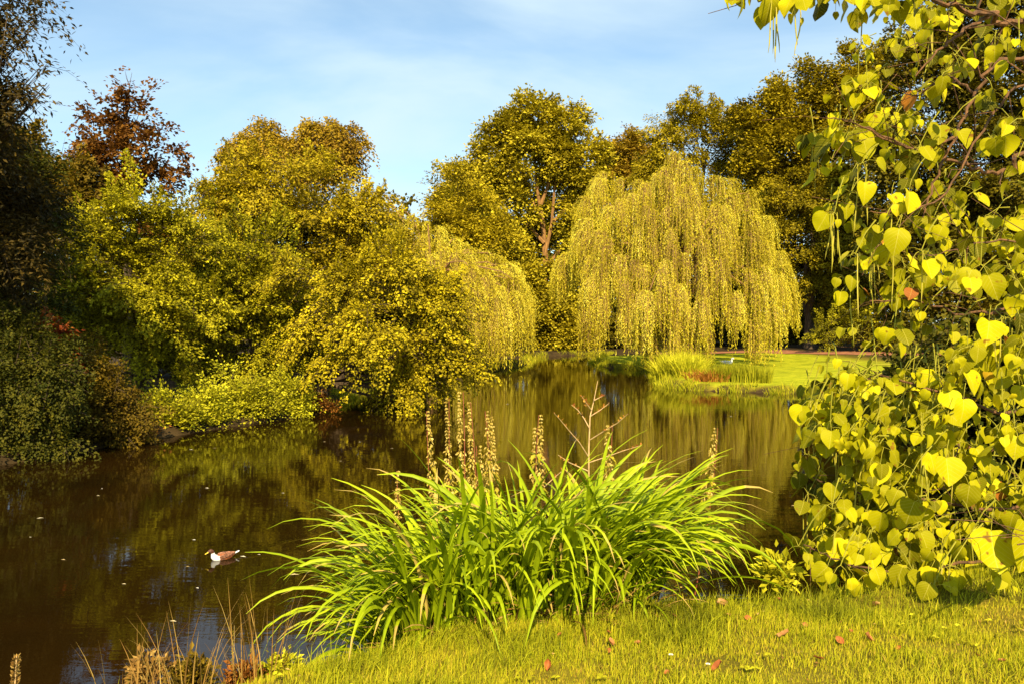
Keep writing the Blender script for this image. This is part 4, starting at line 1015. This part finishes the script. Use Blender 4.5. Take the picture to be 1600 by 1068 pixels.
# ------------------------------------------------------------------ lawn grass on the near bank
rng = np.random.default_rng(100)
def lawn(n, ylo, yhi, hmin, hmax, width, sdmin, sdmax, tb, lean=.6, xlo=-3.2, xhi=4.6):
    x = rng.uniform(xlo, xhi, n * 2); y = rng.uniform(ylo, yhi, n * 2)
    k = (np.abs(x) < y * .72 + .3)
    x, y = x[k][:n], y[k][:n]; d = pond_sd(x, y)
    k = (d > sdmin) & (d < sdmax); x, y = x[k], y[k]; n = len(x)
    P2 = np.column_stack([x, y, 0 * x])
    patch = wave_noise(P2, .8, np.random.default_rng(5)) * .75 + wave_noise(P2, .25, np.random.default_rng(6)) * .3
    bare = np.exp(-(((x - 2.1) / 1.3) ** 2 + ((y - 3.35) / .50) ** 2)) + .6 * np.exp(-(((x - .95) / .3) ** 2 + ((y - 3.9) / .12) ** 2))
    keep = rng.random(n) > bare * .45
    x, y, patch, bare = x[keep], y[keep], patch[keep], bare[keep]; n = len(x)
    z = ground_z(x, y) - .005
    az = rng.normal(size=n) * 1.6 + .4; ln = np.abs(rng.normal(size=n)) * lean * (1 + .5 * patch)
    L = rng.uniform(hmin, hmax, n) * np.clip(1 + .45 * patch, .35, 2) * (1 - .4 * np.clip(bare, 0, 1))
    h = np.stack([np.cos(az), np.sin(az), 0 * az], -1); b = np.column_stack([x, y, z])
    m = b + h * (L * .5 * np.sin(ln * .6))[:, None] + np.array([0, 0, 1.0]) * (L * .5 * np.cos(ln * .6))[:, None]
    t = m + h * (L * .5 * np.sin(ln * 1.5))[:, None] + np.array([0, 0, 1.0]) * (L * .5 * np.cos(ln * 1.5))[:, None]
    a2 = rng.uniform(0, 6.28, n); s = np.stack([np.cos(a2), np.sin(a2), 0 * a2], -1) * (width * rng.uniform(.6, 1.3, n))[:, None] * .5
    V = np.stack([b - s, b + s, m + s * .85, m - s * .85, t], 1).reshape(-1, 3)
    tint = np.clip(tb - .16 * patch + .17 * rng.normal(size=n) + .50 * np.clip(bare, 0, 1) * (.6 + .6 * patch), .02, .99)
    i = np.arange(n)[:, None] * 5
    LA.add(V, quads=i + np.array([[0, 1, 2, 3]]), tris=i + np.array([[3, 2, 4]]), tint=np.repeat(tint, 5))
LA = Acc()
lawn(95000, 2.4, 4.8, .03, .075, .0035, .8, 9, .42)
lawn(60000, 3.6, 7.0, .04, .11, .0042, .5, 9, .36, .75)
lawn(9000, 3.0, 7.0, .08, .20, .0055, .45, 1.35, .36, .8)
lawn(900, 2.6, 6, .07, .14, .007, .9, 6, .34, .8)
tag(LA.build('lawn_grass', L_GRASS), 'mown grass of the near bank', 'grass', kind='stuff')

LB = Acc(); m = 700
lx = rng.uniform(-2.4, 4.2, m); ly = rng.uniform(2.4, 5.4, m); kk = (pond_sd(lx, ly) > .9); lx, ly = lx[kk], ly[kk]; m = len(lx)
P = np.column_stack([lx, ly, ground_z(lx, ly) + rng.uniform(.005, .035, m)])
leaf_quads(LB, P, nrm(rng.normal(size=(m, 3)) * np.array([1, 1, .3])), nrm(rng.normal(size=(m, 3)) * .5 + np.array([0, 0, 1.0])), rng.uniform(.008, .035, m), .4, rng.random(m))
tag(LB.build('leaf_litter', L_THATCH), 'crumbs of dry leaf and straw in the near grass', 'leaf litter', kind='stuff')
CL = Acc(); m = 260
for _ in range(m):
    x = rng.uniform(-1.8, 3.8); y = rng.uniform(2.8, 5.3)
    if pond_sd(np.array([x]), np.array([y]))[0] < .8: continue
    if wave_noise(np.array([[x, y, 0]]), .8, np.random.default_rng(7))[0] < .5: continue
    c = np.array([x, y, gz(x, y) + rng.uniform(.02, .05)]); a_ = rng.uniform(0, 6.28) + np.arange(3) * 2.09
    leaf_quads(CL, np.repeat(c[None], 3, 0), nrm(np.stack([np.cos(a_), np.sin(a_), rng.uniform(-.1, .3, 3)], -1)), nrm(rng.normal(size=(3, 3)) * .3 + np.array([0, 0, 1.0])), rng.uniform(.018, .035), .85, np.full(3, rng.uniform(.2, .7)))
tag(CL.build('clover', L_WEED), 'patches of clover in the near grass', 'clover', kind='stuff')

# fallen leaves
def fallen(px, py, size, tint, rng, label, k):
    p = on_ground(px, py, 1.5, 9)
    acc = Acc()
    nu, nv = 7, 5
    u = np.linspace(0, 1, nu)[:, None]; v = np.linspace(-1, 1, nv)[None]
    w = np.sin(np.clip(u * .94 + .04, 0, 1) * math.pi) ** .7 * .36
    X = (u - .5) + 0 * v; Y = v * w
    Z = .10 * np.abs(v) ** 1.5 * rng.uniform(.8, 3.4) + .16 * (u - .5) ** 2 * rng.uniform(-1, 2) + rng.normal(size=X.shape) * .02 + .07
    V = np.stack([X, Y, Z], -1).reshape(-1, 3) * size * .62
    i = (np.arange(nu - 1)[:, None] * nv + np.arange(nv - 1)[None]).ravel()
    acc.add(V, quads=np.stack([i, i + nv, i + nv + 1, i + 1], -1), tint=np.clip(tint + rng.normal(size=len(V)) * .08, 0, 1))
    o = acc.build('fallen_leaf', L_FALLEN, smooth=True)
    o.location = p + np.array([0, 0, .022]); o.rotation_euler = (rng.normal() * .4, rng.normal() * .4, rng.uniform(0, 6.28))
    tag(o, label, 'leaf', 'fallen leaves on the near grass')
rng = np.random.default_rng(110)
for k, (x, y, s, t, l) in enumerate([
    (857, 1046, .085, .45, 'curled orange leaf low on the grass, below the middle of the clump'), (951, 994, .06, .4, 'upper of three orange leaves close together below the clump'), (953, 1011, .075, .62, 'yellowish-orange leaf in the middle of a close trio'), (951, 1023, .05, .35, 'lowest and smallest leaf of the close orange trio'),
    (875, 999, .055, .5, 'small orange leaf just in front of the clump, left of the trio'), (997, 1011, .06, .62, 'pale orange leaf just right of the close trio'), (1122, 1050, .11, .35, 'dark red-orange arched leaf near the bottom of the photo'), (1128, 952, .13, .85, 'large pale pinkish leaf under the tips at the right end of the clump'), (1138, 968, .06, .7, 'small pinkish leaf just below the large pale one'),
    (1168, 971, .07, .45, 'reddish leaf right of the pinkish pair'), (1226, 1000, .12, .72, 'broad tan leaf in the middle of the bright grass'), (1218, 943, .09, .55, 'brown leaf near the top edge of the bank, left of the catalpa'), (1258, 985, .07, .6, 'orange-brown leaf above the tan one'), (1312, 1007, .085, .5, 'brown leaf lying above the bare patch of turf'),
    (1279, 1036, .075, .3, 'dark brown curled leaf on the bare patch of turf'), (1369, 951, .11, .85, 'large pale dried leaf under the lowest catalpa leaves'), (1355, 1003, .085, .6, 'leaf beside dry turf, right of the bare patch'), (1404, 1019, .05, .5, 'tiny orange leaf in the short yellowed turf'), (1525, 1030, .055, .5, 'small brown leaf near the right edge of the turf'), (1566, 1040, .06, .65, 'tan leaf furthest into the right corner'),
    (1027, 968, .06, .35, 'red leaf tucked at the foot of the clump'), (1042, 1059, .055, .4, 'brown leaf at the bottom edge, left of the arched red one'), (1330, 992, .05, .45, 'small red-brown leaf between tufts under the catalpa')]):
    fallen(x, y, s, t, rng, l, k)
# daisies
for (x, y, l) in ((1047, 1039, 'white daisy in the short grass below the clump'), (1105, 1055, 'white daisy beside the arched red leaf')):
    p = on_ground(x, y, 1.5, 9); acc = Acc()
    root = empty('daisy', p, l, 'flower', 'daisies in the grass')
    acc.tube([p, p + np.array([.004, 0, .05])], [.0015, .0015], 5); acc.build('stem', L_GRASS, root, p)
    pe = Acc(); a_ = np.linspace(0, 6.28, 14)[:-1]
    leaf_quads(pe, np.repeat([p + np.array([.004, 0, .052])], 13, 0), nrm(np.stack([np.cos(a_), np.sin(a_), .35 + 0 * a_], -1)), np.repeat([[0, 0, 1.0]], 13, 0), .014, .4, np.full(13, .5)); pe.build('petals', M_WHITE, root, p)
    ce = Acc(); loft(ce, [p + np.array([.004, 0, .05]), p + np.array([.004, .0, .055]), p + np.array([.0041, 0, .058])], [.003, .004, .002], [.003, .004, .002], 8); ce.build('flower_centre', M_BILL, root, p)

# bits floating on the pond
rng = np.random.default_rng(120)
M_FLOAT = leaf_mat('floating_leaf', [(.30, .14, .03), (.5, .4, .2), (.8, .75, .6)], .1)
for (x, y, s) in [(95, 874, .07), (45, 839, .04), (57, 810, .10), (190, 912, .06), (375, 869, .09), (402, 866, .05), (452, 898, .12), (265, 970, .08), (290, 885, .05), (306, 918, .05), (150, 774, .07), (157, 763, .05), (320, 762, .10), (295, 702, .10), (333, 700, .08), (790, 631, .14), (1236, 790, .10), (530, 720, .06), (610, 700, .08), (505, 690, .09), (440, 770, .06), (560, 690, .06), (1140, 650, .1), (300, 843, .06)]:
    acc = Acc(); q = onwater(x, y)
    P = np.array([[0, 0, .006]]); th_ = rng.normal() * .35
    A = np.array([[math.cos(th_), math.sin(th_), .0]])
    leaf_quads(acc, P, A, np.array([[0, 0, 1.0]]), s, .42, np.array([rng.uniform(.3, 1)]))
    o = acc.build('floating_leaf', M_FLOAT); o.location = (q[0], q[1], 0)
    tag(o, 'pale narrow leaf floating flat on the brown pond', 'leaf', 'leaves floating on the pond')

# ------------------------------------------------------------------ bottom-left bank weeds
def dry_tuft(px, Yd, label, n, h, mt, seed, lean=.35, tb=.5):
    rng = np.random.default_rng(seed); x = W(px, 1000, Yd)[0]; c = np.array([x, Yd, gz(x, Yd)])
    acc = Acc(); grass_clump(acc, c, rng, n, h * .45, h, .16, lean, .006, tb=tb, tv=.25, segs=5)
    tag(acc.build('dry_grass_tuft', mt, origin=c), label, 'grass tuft', 'dry grass tufts on the lower left bank')
dry_tuft(290, 3.75, 'thin straw grass tuft right of the rusty flower head, low at the left', 40, .62, L_THATCH, 130, tb=.7)
dry_tuft(402, 4.1, 'straw grass stalks in front of the sky reflection left of the clump', 46, .78, L_THATCH, 131, tb=.6)
dry_tuft(196, 3.5, 'sparse straw grass at the left end of the lower bank weeds', 22, .55, L_THATCH, 132, tb=.5)
dry_tuft(455, 4.35, 'green and straw grass at the left foot of the clump', 60, .42, L_GRASS, 133, tb=.45)
def weedlet(px, py, Yd, rpx, label, mt, n, seed, leaf=.03):
    bush('weed_clump', label, 'weeds', [(px, py, rpx), (px - rpx * .8, py + rpx * .5, rpx * .7), (px + rpx * .8, py + rpx * .6, rpx * .7)], Yd, mt, n, seed, group='weeds on the lower left bank', leaf=leaf, wr=.5, tl=.07, nl=9, up=.6, droop=.1, r0=.006, gscale=.15, shrink=1.0, base=np.array([W(px, py, Yd)[0], Yd, gz(W(px, py, Yd)[0], Yd) - .02]))
weedlet(236, 1050, 4.0, 13, 'rust-coloured dried flower weed at the lower left edge of the bank', L_THATCH, 60, 140)
weedlet(305, 1058, 4.0, 14, 'low green-brown weed between the two rusty weeds', L_MAPLE, 110, 141)
weedlet(384, 1062, 4.1, 10, 'small rust-coloured weed below the straw stalks', L_RUST, 70, 142)
weedlet(440, 1050, 4.2, 16, 'low green weed against the left foot of the clump', L_WEED, 120, 143)
weedlet(1218, 897, 5.4, 12, 'small green seedling on the bank edge left of the catalpa', L_WEED, 26, 144, .06)
# the yellow-green stem with small leaves
rng = np.random.default_rng(150); c = W(345, 1060, 4.5); c[2] = gz(c[0], c[1]); tp = W(366, 976, 4.5)
root = empty('young_weed', c, 'single yellow-green leafy stem leaning right above the sky reflection', 'weed'); acc = Acc()
s = np.linspace(0, 1, 7)[:, None]; acc.tube(c + (tp - c) * s + np.array([.02, 0, 0]) * np.sin(s * 3.1), .004 * (1.2 - s[:, 0]), 5); acc.build('stem', M_DRYSTEM, root, c)
f = rng.random(90) ** .7; lv = Acc(); leaf_quads(lv, c + (tp - c) * f[:, None], nrm(rng.normal(size=(90, 3)) + np.array([0, 0, .5])), rand_dirs(rng, 90), .035 * (1.2 - f), .4, rng.random(90)); lv.build('leaves', L_WEED, root, c)
# brown seed spike in the corner
c = W(6, 1100, 3.9); c[2] = gz(c[0], c[1]); tp = W(26, 1025, 3.9)
root = empty('plantain_spike', c, 'fuzzy brown seed spike in the bottom left corner', 'weed'); acc = Acc()
acc.tube([c, (c + tp) / 2, tp], [.006, .005, .003], 6); acc.build('stem', M_DRYSTEM, root, c)
f = rng.uniform(.45, 1, 500); az = rng.uniform(0, 6.28, 500); lv = Acc(); leaf_quads(lv, c + (tp - c) * f[:, None] + np.stack([np.cos(az), np.sin(az), 0 * az], -1) * .008, nrm(np.stack([np.cos(az), np.sin(az), .9 + 0 * az], -1)), rand_dirs(rng, 500), .022, .5, rng.random(500)); lv.build('seed_head', L_THATCH, root, c)

# ------------------------------------------------------------------ catalpa on the right
rng = np.random.default_rng(160)
cb = np.array([6.4, 8.2, 0]); cb[2] = gz(cb[0], cb[1])
root = empty('catalpa_tree', cb, 'catalpa with big heart-shaped yellow-green leaves and hanging pods at the right', 'tree')
acc = Acc()
tp = cb + np.array([-.3, -.5, 4.4])
acc.tube([cb - np.array([0, 0, .2]), cb + np.array([.05, -.05, 1.0]), cb + np.array([-.1, -.2, 2.4]), tp], [.30, .24, .20, .15], 10); acc.build('trunk', M_BARK_CAT, root, cb)
BR = [
    ([(1720, -70, 6.9), (1600, 30, 6.5), (1545, 26, 6.3), (1500, 12, 6.1), (1420, -18, 5.8), (1300, -35, 5.5), (1190, -22, 5.3)], .035, .9),
    ([(1545, 26, 6.3), (1500, 52, 6.2), (1462, 85, 6.1), (1430, 120, 6.0)], .018, .8),
    ([(1740, 40, 7.2), (1620, 85, 6.8), (1560, 98, 6.6), (1520, 145, 6.5), (1490, 215, 6.3), (1455, 300, 6.2), (1442, 340, 6.1)], .026, .7),
    ([(1720, 210, 7.2), (1600, 240, 6.9), (1578, 268, 6.8), (1520, 262, 6.7), (1470, 246, 6.5), (1400, 222, 6.3), (1345, 200, 6.1)], .028, .7),
    ([(1490, 215, 6.3), (1440, 235, 6.2), (1390, 222, 6.0), (1330, 190, 5.9), (1290, 182, 5.8)], .013, .6),
    ([(1520, 145, 6.5), (1480, 120, 6.6), (1430, 150, 6.7), (1390, 130, 6.8)], .013, .6),
    ([(1720, 120, 6.6), (1600, 130, 6.4), (1545, 190, 6.3), (1480, 300, 6.1), (1420, 330, 5.9), (1360, 330, 5.8)], .016, .6),
    ([(1740, 430, 7.0), (1600, 470, 6.7), (1520, 490, 6.5), (1430, 470, 6.3), (1360, 470, 6.2)], .02, .6),
    ([(1740, 560, 7.0), (1600, 640, 6.6), (1500, 622, 6.4), (1390, 590, 6.6), (1310, 590, 6.9)], .022, .6),
    ([(1740, 640, 6.8), (1600, 700, 6.4), (1450, 690, 6.4), (1340, 670, 6.7), (1265, 640, 7.0)], .022, .6),
    ([(1740, 700, 6.5), (1600, 790, 6.1), (1450, 780, 6.1), (1330, 765, 6.3), (1255, 740, 6.5)], .02, .6),
    ([(1740, 800, 6.2), (1600, 860, 5.7), (1500, 880, 5.5), (1400, 895, 5.4), (1300, 870, 5.6), (1255, 850, 5.8)], .018, .6),
    ([(1740, 330, 6.6), (1620, 370, 6.1), (1540, 380, 5.9), (1450, 400, 5.7)], .016, .6),
    ([(1760, 780, 5.2), (1660, 830, 4.3), (1590, 850, 3.7)], .014, .6),
]
def smooth_poly(P, m=6):
    P = np.asarray(P); n = len(P); Q = np.vstack([2 * P[0] - P[1], P, 2 * P[-1] - P[-2]]); out = []
    for i in range(n - 1):
        p0, p1, p2, p3 = Q[i:i + 4]
        for t in np.linspace(0, 1, m, endpoint=False): out.append(.5 * (2 * p1 + (p2 - p0) * t + (2 * p0 - 5 * p1 + 4 * p2 - p3) * t * t + (3 * p1 - p0 - 3 * p2 + p3) * t ** 3))
    out.append(P[-1]); return np.array(out)
ENDS = []
for pts, r, k in BR:
    ac = Acc(); P = np.array([W(*q) for q in pts])
    if pts[0][0] > 1700:
        zt = np.clip(P[0, 2] - .4, cb[2] + .5, tp[2]); f = (zt - cb[2]) / (tp[2] - cb[2]); P = np.vstack([cb + (tp - cb) * f, P])
    Q = smooth_poly(P); Q[1:-1] += rng.normal(size=(len(Q) - 2, 3)) * r * .5
    rad = r * (1 - .75 * np.linspace(0, 1, len(Q)) ** .8)
    ac.tube(Q, rad, 7)
    for _ in range(9):                                     # side twigs
        i = rng.integers(int(len(Q) * .3), len(Q) - 1); d = nrm(rng.normal(size=3) + np.array([-.5, -.3, .1])); L = rng.uniform(.25, .7)
        e = Q[i] + d * L + np.array([0, 0, -.1]) * L
        ac.tube([Q[i], Q[i] + d * L * .5 + rng.normal(size=3) * .03, e], [rad[i] * .45, rad[i] * .33, .002], 5); pass
    ac.build('branch', M_BARK_CAT, root, cb)

# leaf template: heart shape, 9 rows x 7 columns
half = np.array([(.02, .02), (.22, -.02), (.40, .05), (.51, .19), (.55, .36), (.51, .54), (.39, .71), (.20, .87), (.012, 1.0)])
rows = len(half); colf = np.array([-1, -.66, -.33, 0, .33, .66, 1.0])
midv = np.linspace(.06, 1, rows)
TV = np.zeros((rows, 7, 2))
for i in range(rows):
    for j, f in enumerate(colf):
        TV[i, j] = (half[i, 0] * f, midv[i] * (1 - abs(f)) + half[i, 1] * abs(f))
TQ = np.array([[i * 7 + j, i * 7 + j + 1, (i + 1) * 7 + j + 1, (i + 1) * 7 + j] for i in range(rows - 1) for j in range(6)])
FOL = Acc(); PET = Acc()
def big_leaf(p, axis, normal, size, tint, rng):
    A = nrm(axis); S = nrm(np.cross(A, normal)); N = np.cross(S, A)
    fold = rng.uniform(-.1, .5); curl = rng.uniform(-.1, 1.2); wav = rng.uniform(.01, .075); asym = rng.normal() * .12; ph = rng.uniform(0, 6.28)
    wsc = rng.uniform(.84, 1.02)
    u = TV[..., 0].ravel() * wsc; v = TV[..., 1].ravel()
    n_ = fold * np.abs(u) - curl * v * v * .5 - .35 * max(0, .2 - fold) * u * u + wav * np.sin(v * 9 + ph + u * 2) * np.abs(u) * 2 + asym * u * v
    u = u + asym * .6 * v * v
    V = p + size * (S * u[:, None] + A * v[:, None] + N * n_[:, None])
    FOL.add(V, quads=TQ, tint=tint, uv=np.stack([TV[..., 0].ravel(), v, 0 * v], -1))
OUT = np.array([(1335, 0), (1365, 10), (1395, 25), (1398, 60), (1365, 75), (1330, 105), (1300, 150), (1262, 198), (1262, 240), (1300, 320), (1305, 400), (1320, 450), (1330, 480), (1335, 560), (1300, 560), (1245, 618), (1272, 680), (1237, 745), (1285, 800), (1240, 858), (1282, 905), (1350, 912), (1440, 905), (1480, 940), (1690, 940), (1690, -40), (1340, -40)], float)
def inpoly(x, y, P):
    ins = False; j = len(P) - 1
    for i in range(len(P)):
        if (P[i, 1] > y) != (P[j, 1] > y) and x < (P[j, 0] - P[i, 0]) * (y - P[i, 1]) / (P[j, 1] - P[i, 1]) + P[i, 0]: ins = not ins
        j = i
    return ins
def leaf_density(x, y):
    d = 1.0
    if 1335 < x < 1460 and 50 < y < 110: d *= .6
    if x > 1450 and 110 < y < 330: d *= .38
    if x > 1440 and y < 110: d *= .6
    if 1320 < x < 1400 and 440 < y < 570: d *= .35
    if x < 1520 and y > 560: d *= 2.6
    if x < 1460 and 310 < y < 450: d *= 1.4
    if x > 1500 and y > 330: d *= 1.2
    return d / 2.6
nodes = []
while len(nodes) < 480:
    x = rng.uniform(1235, 1690); y = rng.uniform(-40, 930)
    if not inpoly(x, y, OUT) or rng.random() > leaf_density(x, y): continue
    Yd = 5.4 + 2.2 * rng.random() ** .9
    if y > 560: Yd = rng.uniform(5.5, 7.4) - .7 * sstep((y - 720) / 200)
    nodes.append((x, y, Yd, 1))
for k in range(24):                                        # the spray hanging from above the frame
    x = rng.choice([1158, rng.uniform(1190, 1310), rng.uniform(1300, 1400)], p=[.15, .6, .25]); nodes.append((x, rng.uniform(-70, 6) if x > 1170 else -25, rng.uniform(5.0, 5.8), 1))
for k in range(110):                                       # deeper shoots, towards the trunk
    x = rng.uniform(1330, 1760); y = rng.uniform(-80, 900)
    if x > 1440 and 90 < y < 330 and rng.random() < .6: continue
    if x < 1460 and 430 < y < 580: continue
    nodes.append((x, y, rng.uniform(7.4, 9.4) if y < 650 else rng.uniform(6.6, 8.2), 1))
single = [(1478, 735, 5.0, .22), (1548, 858, 4.5, .29), (1602, 850, 4.4, .32), (1420, 318, 5.5, .21), (1392, 322, 5.6, .2), (1405, 375, 5.4, .2), (1340, 862, 5.2, .18), (1358, 868, 5.15, .18), (1505, 640, 5.3, .19), (1375, 740, 5.5, .18), (1290, 700, 5.9, .17), (1545, 520, 5.2, .2), (1350, 300, 5.6, .17)]
def place(p, ax, nr, size, t, node):
    g = gz(p[0], p[1]) if p[1] < 7.6 else 0
    low = p[2] + min(ax[2], 0) * size
    if low < max(g, 0) + .03: p = p + np.array([0, 0, max(g, 0) + .03 - low])
    big_leaf(p, ax, nr, size, t, rng)
    m = (node + p) / 2 + np.array([0, 0, .012])
    PET.tube([node, m, p + nrm(ax) * size * .05], [.0022, .0017, .0013], 4, tint=.35)
for (x, y, Yd, _) in nodes:
    n0 = W(x, y, Yd); nl = rng.integers(3, 7); a0 = rng.uniform(0, 6.28); big = rng.uniform(.75, 1.15); tn = np.clip(.48 + rng.normal() * .16, .1, .8)
    e = n0 + np.array([rng.uniform(.0, .3), rng.uniform(-.05, .35), rng.uniform(.05, .3)])
    PET.tube([n0, (n0 + e) / 2 + np.array([0, 0, .03]), e], [.003, .004, .006], 5, tint=.1)
    for q in range(nl):
        a = a0 + q * 2.4 + rng.normal() * .3
        oh = np.array([math.cos(a), math.sin(a), 0])
        size = (.055 + .105 * rng.random() ** 1.2) * big
        p = n0 + oh * rng.uniform(.03, .12) + np.array([0, 0, rng.uniform(-.10, .05)])
        ax = nrm(oh * rng.uniform(.1, .75) + np.array([0, 0, -1.0]) * rng.uniform(.45, 1.2) + rng.normal(size=3) * .18)
        nr = nrm(oh * .45 + np.array([0, 0, .7]) + TO_SUN * rng.uniform(.1, 1.3) + rng.normal(size=3) * .35)
        t = np.clip(tn + rng.normal() * .16, .03, .92)
        if rng.random() < .006: t = rng.uniform(.94, 1)
        place(p, ax, nr, size, t, n0)
for (x, y, Yd, size) in single:
    p = W(x, y, Yd) + np.array([0, 0, size * .4]); ax = nrm(np.array([rng.normal() * .2 - .1, -.45, -1.0]))
    place(p, ax, nrm(TO_SUN + np.array([0, -.3, .15]) + rng.normal(size=3) * .3), size * .85, rng.uniform(.5, .8), p + np.array([.06, .08, .1]))
FOL.build('foliage', L_CAT, root, cb, smooth=True)
PET.build('leaf_stalks', L_POD, root, cb)
# hanging pods, each its own part
pod_px = [(1258, 222), (1262, 210), (1268, 215), (1272, 225), (1278, 218), (1246, 228), (1300, 330), (1306, 340), (1312, 345), (1320, 335), (1330, 330), (1303, 372), (1318, 380), (1345, 380), (1352, 390), (1358, 385), (1366, 395), (1372, 388), (1385, 395), (1425, 390), (1465, 380), (1470, 385), (1475, 378), (1507, 395), (1190, 28), (1195, 32), (1200, 30), (1204, 22), (1185, 20), (1240, 15), (1258, 30), (1362, 10), (1450, 8), (1456, 5), (1462, 0), (1240, 615), (1246, 622), (1253, 625), (1260, 630), (1295, 610), (1303, 615), (1405, 570), (1415, 450), (1428, 480), (1438, 470), (1550, 490), (1552, 498), (1568, 500), (1575, 510), (1585, 495), (1450, 580), (1470, 570), (1432, 630), (1437, 640), (1447, 650), (1475, 600), (1490, 640), (1500, 690), (1438, 690), (1445, 700), (1310, 690), (1318, 700), (1330, 720), (1345, 700), (1262, 720), (1236, 730), (1255, 790), (1270, 760), (1350, 790), (1430, 800), (1440, 810), (1446, 800), (1478, 830), (1480, 815), (1490, 835), (1500, 825), (1505, 830), (1512, 840), (1520, 850), (1470, 870), (1478, 880), (1490, 870), (1460, 875), (1580, 905), (1588, 900), (1360, 640), (1385, 660), (1400, 700), (1530, 560), (1540, 600), (1345, 440), (1335, 250), (1355, 260), (1420, 210), (1400, 300)]
for (x, y) in pod_px[:100]:
    Yd = rng.uniform(5.2, 6.3) if y > 40 else 5.2
    if y > 800: Yd = rng.uniform(4.9, 5.3)
    nd = min(nodes[:504], key=lambda q: (q[0] - x) ** 2 + (q[1] - y) ** 2 + (4e4 if q[2] > 7 else 0))
    if (nd[0] - x) ** 2 + (nd[1] - y) ** 2 > 110 ** 2: continue
    p = W(nd[0], nd[1], nd[2]) + np.array([rng.normal() * .025, rng.normal() * .025, 0]); L = rng.uniform(.28, .52)
    g = gz(p[0], p[1]) if p[1] < 7.6 else 0
    L = max(.12, min(L, p[2] - max(g, 0) - .03))
    s = np.linspace(0, 1, 7); c1 = rng.normal() * .015; c2 = rng.normal() * .015; a1 = rng.normal() * .006
    Q = p + np.stack([c1 * s ** 2 + a1 * np.sin(s * 5), c2 * s ** 2, -L * s], -1)
    ac = Acc(); ac.tube(Q, np.array([.0022, .0038, .0045, .0046, .0045, .0038, .0012]), 5, tint=float(np.clip(.55 + rng.normal() * .2, 0, 1))); ac.build('seed_pod', L_POD, root, cb, smooth=True)
